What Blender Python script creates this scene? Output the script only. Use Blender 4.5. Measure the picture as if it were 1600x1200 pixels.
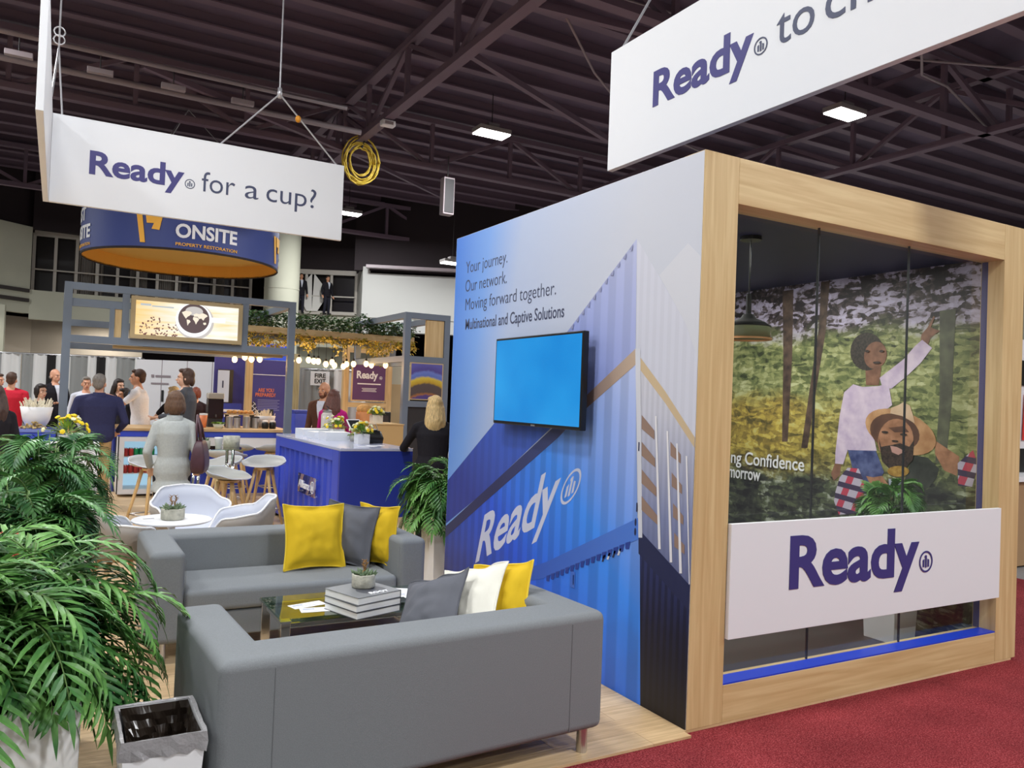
import bpy, bmesh, math, random
from math import sin, cos, pi, radians, sqrt, atan2
from mathutils import Vector, Matrix, Euler, noise as mnoise

scene = bpy.context.scene
COL = scene.collection
for o_ in list(bpy.data.objects):
    bpy.data.objects.remove(o_)

# ------------------------------------------------------------ camera
cam_data = bpy.data.cameras.new('camera')
cam_data.sensor_width = 36.0
cam_data.lens = 1250.0 / 1600.0 * 36.0
cam_data.clip_end = 200
cam = bpy.data.objects.new('camera', cam_data)
COL.objects.link(cam)
CR = ((0.868666,0.042644,0.493560),(-0.493957,-0.001395,0.869485),(0.037766,-0.999089,0.019853))
cam.matrix_world = Matrix(((CR[0][0], -CR[0][1], -CR[0][2], 0.0),
                           (CR[1][0], -CR[1][1], -CR[1][2], 0.0),
                           (CR[2][0], -CR[2][1], -CR[2][2], 1.65),
                           (0, 0, 0, 1)))
scene.camera = cam

# ------------------------------------------------------------ world and exposure
world = bpy.data.worlds.new('hall_air')
scene.world = world
world.use_nodes = True
world.node_tree.nodes['Background'].inputs['Color'].default_value = (0.85, 0.88, 1.0, 1)
world.node_tree.nodes['Background'].inputs['Strength'].default_value = 0.55
scene.view_settings.view_transform = 'Standard'
scene.view_settings.look = 'None'
scene.view_settings.gamma = 1.0
scene.view_settings.exposure = 0.0
scene.view_settings.use_curve_mapping = False
LAMP_WATTS = 480.0          # each hall lamp

# ------------------------------------------------------------ materials
def srgb(r, g, b):
    f = lambda c: (c / 255 / 12.92) if c / 255 <= .04045 else ((c / 255 + .055) / 1.055) ** 2.4
    return (f(r), f(g), f(b), 1.0)

MATS = {}
def mat(name, col, rough=0.6, metal=0.0, noise=0.0, nscale=8.0, bump=0.0, bscale=60.0, emit=0.0, spec=0.5, stretch=None, coat=0.0, trans=0.0, alpha=1.0):
    """plain principled surface with optional colour mottling and bump"""
    if name in MATS:
        return MATS[name]
    m = bpy.data.materials.new(name)
    m.use_nodes = True
    nt = m.node_tree
    b = nt.nodes['Principled BSDF']
    b.inputs['Base Color'].default_value = col
    b.inputs['Roughness'].default_value = rough
    b.inputs['Metallic'].default_value = metal
    b.inputs['Specular IOR Level'].default_value = spec
    if coat: b.inputs['Coat Weight'].default_value = coat
    if trans: b.inputs['Transmission Weight'].default_value = trans
    if emit:
        b.inputs['Emission Color'].default_value = col
        b.inputs['Emission Strength'].default_value = emit
    if noise or bump:
        tc = nt.nodes.new('ShaderNodeTexCoord')
        src = tc.outputs['Object']
        if stretch:
            mp = nt.nodes.new('ShaderNodeMapping')
            mp.inputs['Scale'].default_value = stretch
            nt.links.new(src, mp.inputs['Vector'])
            src = mp.outputs['Vector']
        if noise:
            n = nt.nodes.new('ShaderNodeTexNoise')
            n.inputs['Scale'].default_value = nscale
            n.inputs['Detail'].default_value = 6
            nt.links.new(src, n.inputs['Vector'])
            r = nt.nodes.new('ShaderNodeValToRGB')
            r.color_ramp.elements[0].position = .3
            r.color_ramp.elements[1].position = .7
            r.color_ramp.elements[0].color = [max(0, c * (1 - noise)) for c in col[:3]] + [1]
            r.color_ramp.elements[1].color = [min(1, c * (1 + noise)) for c in col[:3]] + [1]
            nt.links.new(n.outputs['Fac'], r.inputs['Fac'])
            nt.links.new(r.outputs['Color'], b.inputs['Base Color'])
        if bump:
            n2 = nt.nodes.new('ShaderNodeTexNoise')
            n2.inputs['Scale'].default_value = bscale
            n2.inputs['Detail'].default_value = 4
            nt.links.new(src, n2.inputs['Vector'])
            bp = nt.nodes.new('ShaderNodeBump')
            bp.inputs['Strength'].default_value = bump
            bp.inputs['Distance'].default_value = .01
            nt.links.new(n2.outputs['Fac'], bp.inputs['Height'])
            nt.links.new(bp.outputs['Normal'], b.inputs['Normal'])
    MATS[name] = m
    return m

def ramp_node(nt, src, stops, interp='LINEAR'):
    r = nt.nodes.new('ShaderNodeValToRGB')
    r.color_ramp.interpolation = interp
    el = r.color_ramp.elements
    el[0].position, el[0].color = stops[0]
    el[1].position, el[1].color = stops[-1]
    for p, c in stops[1:-1]:
        e = el.new(p); e.color = c
    nt.links.new(src, r.inputs['Fac'])
    return r.outputs['Color']

def math_node(nt, op, a, b=None, c=None):
    n = nt.nodes.new('ShaderNodeMath'); n.operation = op
    for i, v in enumerate((a, b, c)):
        if v is None: continue
        if isinstance(v, (int, float)): n.inputs[i].default_value = v
        else: nt.links.new(v, n.inputs[i])
    return n.outputs[0]

def mix_node(nt, fac, a, b, mode='MIX'):
    n = nt.nodes.new('ShaderNodeMix'); n.data_type = 'RGBA'; n.blend_type = mode
    for i, v in ((0, fac), (6, a), (7, b)):
        if isinstance(v, (int, float)): n.inputs[i].default_value = v
        elif isinstance(v, tuple): n.inputs[i].default_value = v
        else: nt.links.new(v, n.inputs[i])
    return n.outputs[2]

def node_mat(name, fn, rough=.6, spec=.5):
    if name in MATS: return MATS[name]
    m = bpy.data.materials.new(name); m.use_nodes = True
    nt = m.node_tree; b = nt.nodes['Principled BSDF']
    b.inputs['Roughness'].default_value = rough
    b.inputs['Specular IOR Level'].default_value = spec
    tc = nt.nodes.new('ShaderNodeTexCoord')
    sep = nt.nodes.new('ShaderNodeSeparateXYZ')
    nt.links.new(tc.outputs['Object'], sep.inputs[0])
    out = fn(nt, tc.outputs['Object'], sep.outputs, b)
    if out is not None:
        nt.links.new(out, b.inputs['Base Color'])
    MATS[name] = m
    return m

def wood_mat(name, axis, light=(218, 192, 142), dark=(196, 164, 114), rough=.45):
    def fn(nt, co, xyz, b):
        mp = nt.nodes.new('ShaderNodeMapping')
        s = [14, 14, 14]; s[axis] = .7
        mp.inputs['Scale'].default_value = s
        nt.links.new(co, mp.inputs['Vector'])
        n = nt.nodes.new('ShaderNodeTexNoise'); n.inputs['Scale'].default_value = 2.0; n.inputs['Detail'].default_value = 9; n.inputs['Distortion'].default_value = .6
        nt.links.new(mp.outputs[0], n.inputs['Vector'])
        return ramp_node(nt, n.outputs['Fac'], [(.3, srgb(*dark)), (.5, srgb(*[(a + c) / 2 for a, c in zip(light, dark)])), (.68, srgb(*light))])
    return node_mat(name, fn, rough)

def plank_floor(nt, co, xyz, b):
    br = nt.nodes.new('ShaderNodeTexBrick')
    br.offset = .37
    br.inputs['Scale'].default_value = 1.0
    br.inputs['Brick Width'].default_value = 1.3
    br.inputs['Row Height'].default_value = .16
    br.inputs['Mortar Size'].default_value = .0015
    br.inputs['Color1'].default_value = srgb(232, 204, 164)
    br.inputs['Color2'].default_value = srgb(218, 186, 142)
    br.inputs['Mortar'].default_value = srgb(176, 144, 104)
    nt.links.new(co, br.inputs['Vector'])
    mp = nt.nodes.new('ShaderNodeMapping'); mp.inputs['Scale'].default_value = (1.5, 22, 1)
    nt.links.new(co, mp.inputs['Vector'])
    n = nt.nodes.new('ShaderNodeTexNoise'); n.inputs['Scale'].default_value = 2.2; n.inputs['Detail'].default_value = 8; n.inputs['Distortion'].default_value = .8
    nt.links.new(mp.outputs[0], n.inputs['Vector'])
    g = ramp_node(nt, n.outputs['Fac'], [(.3, (.72, .68, .62, 1)), (.65, (1, 1, 1, 1))])
    return mix_node(nt, 1.0, br.outputs['Color'], g, 'MULTIPLY')

def carpet(nt, co, xyz, b):
    n = nt.nodes.new('ShaderNodeTexNoise'); n.inputs['Scale'].default_value = 150; n.inputs['Detail'].default_value = 3
    n2 = nt.nodes.new('ShaderNodeTexNoise'); n2.inputs['Scale'].default_value = 2.5; n2.inputs['Detail'].default_value = 6
    nt.links.new(co, n.inputs['Vector']); nt.links.new(co, n2.inputs['Vector'])
    c1 = ramp_node(nt, n.outputs['Fac'], [(.3, srgb(104, 32, 38)), (.5, srgb(158, 56, 62)), (.72, srgb(204, 104, 108))])
    c2 = ramp_node(nt, n2.outputs['Fac'], [(.3, (.72, .72, .72, 1)), (.7, (1, 1, 1, 1))])
    bp = nt.nodes.new('ShaderNodeBump'); bp.inputs['Strength'].default_value = .9; bp.inputs['Distance'].default_value = .02
    nt.links.new(n.outputs['Fac'], bp.inputs['Height']); nt.links.new(bp.outputs['Normal'], b.inputs['Normal'])
    return mix_node(nt, 1.0, c1, c2, 'MULTIPLY')

M_PLANK = node_mat('oak_plank_floor', plank_floor, .42)
M_CARPET = node_mat('red_carpet', carpet, .95, .1)
M_OAK_V = wood_mat('oak_upright', 2)
M_OAK_H = wood_mat('oak_rail', 0)
M_OAK_Y = wood_mat('oak_reveal', 1)
M_BIRCH = wood_mat('pale_birch', 2, (226, 196, 146), (198, 162, 108))
M_WHITE = mat('white_panel', srgb(236, 236, 238), .5)
M_SIGN = mat('white_sign_board', srgb(230, 232, 236), .55)
M_NAVYTXT = mat('indigo_lettering', srgb(58, 54, 122), .5)
M_SLATETXT = mat('slate_lettering', srgb(62, 68, 98), .5)
M_WHITETXT = mat('white_lettering', srgb(244, 244, 246), .5)
M_SOFA = mat('grey_sofa_fabric', srgb(124, 128, 131), .85, noise=.08, nscale=220, bump=.25, bscale=400, spec=.25)
M_CHROME = mat('chrome', (.82, .82, .83, 1), .12, 1.0)
M_STEEL = mat('brushed_steel', (.62, .62, .63, 1), .35, 1.0)
M_BLUE = mat('cobalt_paint', srgb(58, 80, 200), .38)
M_BLUED = mat('dark_cobalt_paint', srgb(42, 60, 164), .4)
M_FRAME = mat('blue_grey_frame', srgb(112, 124, 140), .5)
M_BLACK = mat('black_plastic', srgb(20, 20, 22), .35)
M_DARK = mat('dark_grey', srgb(48, 46, 48), .6)
M_CABLE = mat('steel_cable', srgb(200, 200, 205), .4, .6)
M_SHELL = mat('white_shell_plastic', srgb(206, 210, 222), .6, spec=.3)
M_SHELLG = mat('grey_shell_plastic', srgb(176, 176, 172), .5)
M_SHELLO = mat('shaded_white_shell', srgb(158, 150, 142), .55)  # shade on the outside of the white chair shell, painted as greige
M_CONC = mat('pale_concrete', srgb(182, 180, 166), .9, noise=.22, nscale=30, bump=.4, bscale=90)
M_SOIL = mat('potting_soil', srgb(40, 30, 22), .95, bump=.6)
M_WOODTOP = wood_mat('counter_oak_top', 0, (222, 192, 146), (196, 160, 112))

def glass_mat(name, tint=(1, 1, 1, 1), gloss=1.0):
    if name in MATS: return MATS[name]
    m = bpy.data.materials.new(name); m.use_nodes = True
    nt = m.node_tree; nt.nodes.clear()
    out = nt.nodes.new('ShaderNodeOutputMaterial')
    mx = nt.nodes.new('ShaderNodeMixShader')
    fr = nt.nodes.new('ShaderNodeFresnel'); fr.inputs['IOR'].default_value = 1.5
    t = nt.nodes.new('ShaderNodeBsdfTransparent'); t.inputs['Color'].default_value = tint
    g = nt.nodes.new('ShaderNodeBsdfGlossy'); g.inputs['Roughness'].default_value = .01
    ge = nt.nodes.new('ShaderNodeNewGeometry')
    f2 = math_node(nt, 'MULTIPLY', math_node(nt, 'MULTIPLY', fr.outputs[0], gloss), math_node(nt, 'SUBTRACT', 1.0, ge.outputs['Backfacing']))
    nt.links.new(f2, mx.inputs[0]); nt.links.new(t.outputs[0], mx.inputs[1]); nt.links.new(g.outputs[0], mx.inputs[2])
    nt.links.new(mx.outputs[0], out.inputs[0])
    MATS[name] = m
    return m
M_GLASS = glass_mat('clear_glass', (.93, .96, .95, 1), 1.0)
M_TABLEGLASS = glass_mat('green_edge_glass', (.80, .92, .86, 1), 1.6)

# ------------------------------------------------------------ mesh helpers
class MB:
    def __init__(s):
        s.bm = bmesh.new()
        s.mi = 0
    def _new(s, faces):
        for f in faces: f.material_index = s.mi
    def face(s, pts):
        f = s.bm.faces.new([s.bm.verts.new(p) for p in pts]); f.material_index = s.mi
        return f
    def box(s, x0, x1, y0, y1, z0, z1, rz=0.0, M=None):
        c = Vector(((x0 + x1) / 2, (y0 + y1) / 2, (z0 + z1) / 2))
        vs = []
        for dx in (-1, 1):
            for dy in (-1, 1):
                for dz in (-1, 1):
                    p = Vector((dx * (x1 - x0) / 2, dy * (y1 - y0) / 2, dz * (z1 - z0) / 2))
                    if rz: p = Matrix.Rotation(rz, 3, 'Z') @ p
                    p = p + c
                    if M: p = M @ p
                    vs.append(s.bm.verts.new(p))
        for q in ((0, 1, 3, 2), (4, 6, 7, 5), (0, 4, 5, 1), (2, 3, 7, 6), (0, 2, 6, 4), (1, 5, 7, 3)):
            f = s.bm.faces.new([vs[i] for i in q]); f.material_index = s.mi
        return s
    def beam(s, a, b, w, h=None):
        """square bar between two points"""
        a, b = Vector(a), Vector(b); h = h or w
        d = (b - a); L = d.length
        if L < 1e-6: return s
        d.normalize()
        up = Vector((0, 0, 1)) if abs(d.z) < .95 else Vector((0, 1, 0))
        u = d.cross(up).normalized(); v = u.cross(d).normalized()
        r = [[s.bm.verts.new(p + u * i * w / 2 + v * j * h / 2) for i, j in ((-1, -1), (1, -1), (1, 1), (-1, 1))] for p in (a, b)]
        for k in range(4):
            f = s.bm.faces.new((r[0][k], r[0][(k + 1) % 4], r[1][(k + 1) % 4], r[1][k])); f.material_index = s.mi
        for q in (r[0][::-1], r[1]):
            f = s.bm.faces.new(q); f.material_index = s.mi
        return s
    def loft(s, rings, caps=True, closed=True):
        vr = [[s.bm.verts.new(p) for p in r] for r in rings]
        n = len(vr[0])
        for a, b in zip(vr, vr[1:]):
            for k in range(n if closed else n - 1):
                f = s.bm.faces.new((a[k], a[(k + 1) % n], b[(k + 1) % n], b[k])); f.material_index = s.mi
        if caps and closed:
            for q in (vr[0][::-1], vr[-1]):
                f = s.bm.faces.new(q); f.material_index = s.mi
        return s
    def tube(s, pts, r, n=8, caps=True):
        pts = [Vector(p) for p in pts]
        rr = r if isinstance(r, (list, tuple)) else [r] * len(pts)
        rings = []
        prev = None
        for i, p in enumerate(pts):
            d = (pts[min(i + 1, len(pts) - 1)] - pts[max(i - 1, 0)])
            if d.length < 1e-9: d = Vector((0, 0, 1))
            d.normalize()
            if prev is None:
                up = Vector((0, 0, 1)) if abs(d.z) < .9 else Vector((1, 0, 0))
                u = d.cross(up).normalized()
            else:
                u = (prev - d * prev.dot(d))
                if u.length < 1e-6: u = d.cross(Vector((0, 0, 1)))
                u.normalize()
            prev = u
            v = d.cross(u)
            rings.append([p + (u * cos(2 * pi * k / n) + v * sin(2 * pi * k / n)) * rr[i] for k in range(n)])
        return s.loft(rings, caps)
    def lathe(s, prof, c=(0, 0, 0), n=24, caps=True, sx=1, sy=1):
        return s.loft([[(c[0] + r * cos(2 * pi * k / n) * sx, c[1] + r * sin(2 * pi * k / n) * sy, c[2] + z) for k in range(n)] for r, z in prof], caps)
    def ell(s, c, r, n=12, M=None, m=None):
        c = Vector(c); m = m or max(5, n // 2)
        if isinstance(r, (int, float)): r = (r, r, r)
        rings = []
        for i in range(m + 1):
            t = -pi / 2 + pi * i / m
            rad = max(cos(t), .02)
            rings.append([])
            for k in range(n):
                p = Vector((r[0] * rad * cos(2 * pi * k / n), r[1] * rad * sin(2 * pi * k / n), r[2] * sin(t)))
                if M: p = M @ p
                rings[-1].append(c + p)
        return s.loft(rings)
    def capsule(s, a, b, ra, rb, n=10):
        a, b = Vector(a), Vector(b)
        d = (b - a)
        if d.length < 1e-6: d = Vector((0, 0, 1e-3))
        dn = d.normalized()
        pts = []; rr = []
        for t in (-1.0, -.85, -.5, 0):
            pts.append(a + dn * ra * t); rr.append(ra * sqrt(max(0.0025, 1 - t * t)))
        for t in (0, .5, .85, 1.0):
            pts.append(b + dn * rb * t); rr.append(rb * sqrt(max(0.0025, 1 - t * t)))
        return s.tube(pts, rr, n)
    def plate(s, pts, off):
        """polygon thickened by the vector off"""
        off = Vector(off)
        a = [s.bm.verts.new(Vector(p)) for p in pts]
        b = [s.bm.verts.new(Vector(p) + off) for p in pts]
        n = len(a)
        for q in (a[::-1], b):
            f = s.bm.faces.new(q); f.material_index = s.mi
        for k in range(n):
            f = s.bm.faces.new((a[k], a[(k + 1) % n], b[(k + 1) % n], b[k])); f.material_index = s.mi
        return s
    def mesh(s, name, smooth=True):
        bmesh.ops.recalc_face_normals(s.bm, faces=s.bm.faces)
        me = bpy.data.meshes.new(name)
        s.bm.to_mesh(me); s.bm.free()
        if smooth:
            for p in me.polygons: p.use_smooth = True
        return me
    def build(s, name, m=None, parent=None, bevel=0.0, seg=2, smooth=None, W=False, sub=0, solid=0.0, remesh=0.0, smoothit=0):
        if smooth is None: smooth = bevel > 0 or sub > 0
        me = s.mesh(name, smooth)
        for x in (m if isinstance(m, (list, tuple)) else [m]):
            if x: me.materials.append(x)
        o = bpy.data.objects.new(name, me)
        COL.objects.link(o)
        if parent:
            o.parent = parent
            if W:
                r = parent
                while r.parent: r = r.parent
                me.transform(r.matrix_basis.inverted())
        if solid:
            md = o.modifiers.new('solid', 'SOLIDIFY'); md.thickness = solid; md.offset = 0
        if sub:
            md = o.modifiers.new('sub', 'SUBSURF'); md.levels = sub; md.render_levels = sub
        if bevel:
            md = o.modifiers.new('bevel', 'BEVEL'); md.width = bevel; md.segments = seg; md.limit_method = 'ANGLE'; md.angle_limit = radians(40)
            md.harden_normals = False
            wn = o.modifiers.new('wn', 'WEIGHTED_NORMAL'); wn.keep_sharp = False
        if remesh:
            md = o.modifiers.new('remesh', 'REMESH'); md.mode = 'VOXEL'; md.voxel_size = remesh
            md.use_smooth_shade = True
            if smoothit:
                ms = o.modifiers.new('smooth', 'SMOOTH'); ms.factor = .5; ms.iterations = smoothit
            dg = bpy.context.evaluated_depsgraph_get(); dg.update()
            new = bpy.data.meshes.new_from_object(o.evaluated_get(dg))
            o.modifiers.clear()
            old = o.data; o.data = new; new.name = name
            bpy.data.meshes.remove(old)
            for p in new.polygons: p.use_smooth = True
        return o

def smooth_by_angle(o, ang=35):
    me = o.data
    me.polygons.foreach_set('use_smooth', [True] * len(me.polygons))
    try: me.set_sharp_from_angle(angle=radians(ang))
    except Exception: pass
    return o

def thing(name, label, cat, loc=(0, 0, 0), rz=0.0, group=None):
    o = bpy.data.objects.new(name, None)
    o.empty_display_size = .1
    COL.objects.link(o)
    o.location = loc; o.rotation_euler = (0, 0, rz)
    o.matrix_basis = Matrix.Translation(loc) @ Matrix.Rotation(rz, 4, 'Z')
    o['label'] = label; o['category'] = cat
    if group: o['group'] = group
    return o
def tag(o, label, cat, group=None, kind=None):
    o['label'] = label; o['category'] = cat
    if group: o['group'] = group
    if kind: o['kind'] = kind
    return o
def struct(o, label=None):
    o['kind'] = 'structure'
    if label: o['label'] = label
    return o
def dup(root, loc, rz, label, group=None, scale=1.0):
    """copy of a thing with copies of its parts and their parts"""
    r = root.copy(); COL.objects.link(r)
    r.matrix_basis = Matrix.Translation(loc) @ Matrix.Rotation(rz, 4, 'Z') @ Matrix.Scale(scale, 4)
    r['label'] = label
    if group: r['group'] = group
    for ch in list(root.children):
        c = ch.copy(); COL.objects.link(c); c.parent = r
        for g in list(ch.children):
            d = g.copy(); COL.objects.link(d); d.parent = c
    return r

# ------------------------------------------------------------ lettering
CAP = [None]
def text_mesh(s, bold=0.0, thick=.004, spacing=1.0):
    cu = bpy.data.curves.new('t', 'FONT')
    cu.body = s; cu.size = 1.0; cu.offset = bold; cu.extrude = thick; cu.space_character = spacing
    cu.resolution_u = 4
    ob = bpy.data.objects.new('t', cu); COL.objects.link(ob)
    dg = bpy.context.evaluated_depsgraph_get(); dg.update()
    me = bpy.data.meshes.new_from_object(ob.evaluated_get(dg))
    bpy.data.objects.remove(ob); bpy.data.curves.remove(cu)
    return me
def lettering(items, m, parent, o, u, v, name='lettering', lift=.003, wrap=None, zf=.5):
    """items: (string, x, y, cap height, width or None, bold); o,u,v the plane"""
    if CAP[0] is None:
        h = text_mesh('H'); CAP[0] = max(q.co.y for q in h.vertices); bpy.data.meshes.remove(h)
    o, u, v = Vector(o), Vector(u), Vector(v)
    nrm = u.cross(v).normalized()
    bm = bmesh.new()
    for s, x, y, cap, width, bold in items:
        me = text_mesh(s, bold)
        k = cap / CAP[0]
        x0 = min(q.co.x for q in me.vertices); x1 = max(q.co.x for q in me.vertices)
        kx = k if width is None else width / max(1e-6, x1 - x0)
        for q in me.vertices:
            X, Y, Z = (q.co.x - x0) * kx + x, q.co.y * k + y, q.co.z * zf
            q.co = wrap(X, Y, Z + lift) if wrap else o + u * X + v * Y + nrm * (Z + lift)
        bm.from_mesh(me); bpy.data.meshes.remove(me)
    me = bpy.data.meshes.new(name); bm.to_mesh(me); bm.free()
    me.materials.append(m)
    ob = bpy.data.objects.new(name, me); COL.objects.link(ob)
    ob.parent = parent
    r = parent
    while r.parent: r = r.parent
    me.transform(r.matrix_basis.inverted())
    return ob
def emblem(m, parent, o, u, v, cx, cy, r, name='emblem', lift=.003, th=.002):
    """ring with three upright bars"""
    o, u, v = Vector(o), Vector(u), Vector(v); nrm = u.cross(v).normalized()
    P = lambda x, y, z: o + u * (cx + x * r) + v * (cy + y * r) + nrm * (lift + z)
    b = MB(); n = 36
    ring = lambda rad, z: [P(rad * cos(2 * pi * k / n), rad * sin(2 * pi * k / n), z) for k in range(n)]
    b.loft([ring(1, 0), ring(1, th), ring(.84, th), ring(.84, 0)], caps=False)
    for x, y0, y1 in ((-.36, -.5, .25), (0, -.56, .55), (.36, -.5, .25)):
        pts = [(x - .11, y0), (x + .11, y0), (x + .11, y1), (x - .11, y1)]
        if x == 0: pts = [(-.11, y0), (.11, y0), (.11, y1), (-.02, y1 + .06), (-.2, y1 - .02), (-.2, y1 - .17), (-.11, y1 - .17)]
        if x != 0: pts[3 if x < 0 else 2] = (pts[3 if x < 0 else 2][0], y1 - .1)
        b.plate([P(px, py, 0) for px, py in pts], nrm * th)
    return b.build(name, m, parent, W=True)
WALL_ART = {
  'upper_left': [(3.642, 2.602), (4.319, 2.114), (5.298, 1.456), (6.083, 0.96), (6.062, 0.601), (5.391, 0.946), (4.416, 1.514), (3.618, 1.957)],
  'beam_up': [(3.619, 1.968), (4.138, 1.666), (4.422, 1.497), (5.401, 0.945), (6.06, 0.58), (6.051, 0.486), (5.384, 0.864), (4.394, 1.414), (4.113, 1.599), (3.614, 1.876)],
  'upper_right': [(3.642, 2.602), (3.433, 2.36), (3.208, 2.087), (3.088, 1.899), (3.091, 1.473), (3.347, 1.715), (3.606, 1.938)],
  'behind': [(3.433, 2.367), (3.209, 2.51), (3.085, 2.425), (3.079, 1.899), (3.208, 2.087)],
  'middle_left': [(3.614, 1.884), (4.113, 1.602), (4.394, 1.418), (5.384, 0.869), (6.052, 0.491), (6.067, 0.0), (4.478, 0.59), (3.549, 1.013)],
  'beam_low': [(3.527, 1.024), (4.478, 0.59), (6.093, 0.0), (6.105, 0.0), (4.518, 0.472), (3.521, 0.904)],
  'lower_left': [(3.521, 0.911), (4.518, 0.476), (6.106, 0.0), (6.134, 0.0), (3.464, 0.0)],
  'middle_right': [(3.605, 1.931), (3.346, 1.708), (3.086, 1.457), (3.102, 0.704), (3.505, 0.931)],
  'beam_right': [(3.618, 1.957), (3.347, 1.726), (3.083, 1.493), (3.085, 1.44), (3.344, 1.663), (3.614, 1.884)],
  'beam_right_low': [(3.535, 0.958), (3.103, 0.736), (3.102, 0.606), (3.527, 0.821)],
  'lower_right': [(3.517, 0.833), (3.102, 0.616), (3.089, 0.0), (3.468, 0.0)],
  'corner': [(3.619, 1.968), (3.573, 1.966), (3.499, 0.914), (3.532, 0.909)],
  'rod0': [(3.425, 1.591), (3.412, 1.592), (3.34, 0.879), (3.361, 0.876)],
  'rod1': [(3.326, 1.515), (3.313, 1.515), (3.245, 0.827), (3.265, 0.823)],
  'rod2': [(3.246, 1.453), (3.234, 1.454), (3.168, 0.785), (3.188, 0.781)],
  'rod3': [(3.169, 1.393), (3.157, 1.394), (3.094, 0.744), (3.113, 0.74)],
  'slat0': [(3.541, 1.594), (3.426, 1.511), (3.424, 1.462), (3.537, 1.516)],
  'slat1': [(3.533, 1.444), (3.413, 1.36), (3.41, 1.312), (3.529, 1.366)],
  'slat2': [(3.525, 1.291), (3.394, 1.204), (3.391, 1.155), (3.521, 1.213)],
  'slat3': [(3.517, 1.142), (3.375, 1.052), (3.373, 1.004), (3.512, 1.065)],
  'slat4': [(3.292, 1.46), (3.208, 1.398), (3.206, 1.351), (3.288, 1.385)],
  'slat5': [(3.274, 1.298), (3.191, 1.239), (3.188, 1.193), (3.27, 1.224)],
  'slat6': [(3.255, 1.137), (3.173, 1.082), (3.171, 1.036), (3.252, 1.064)],
  'slat7': [(3.238, 0.985), (3.156, 0.932), (3.154, 0.886), (3.234, 0.912)],
}
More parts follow.
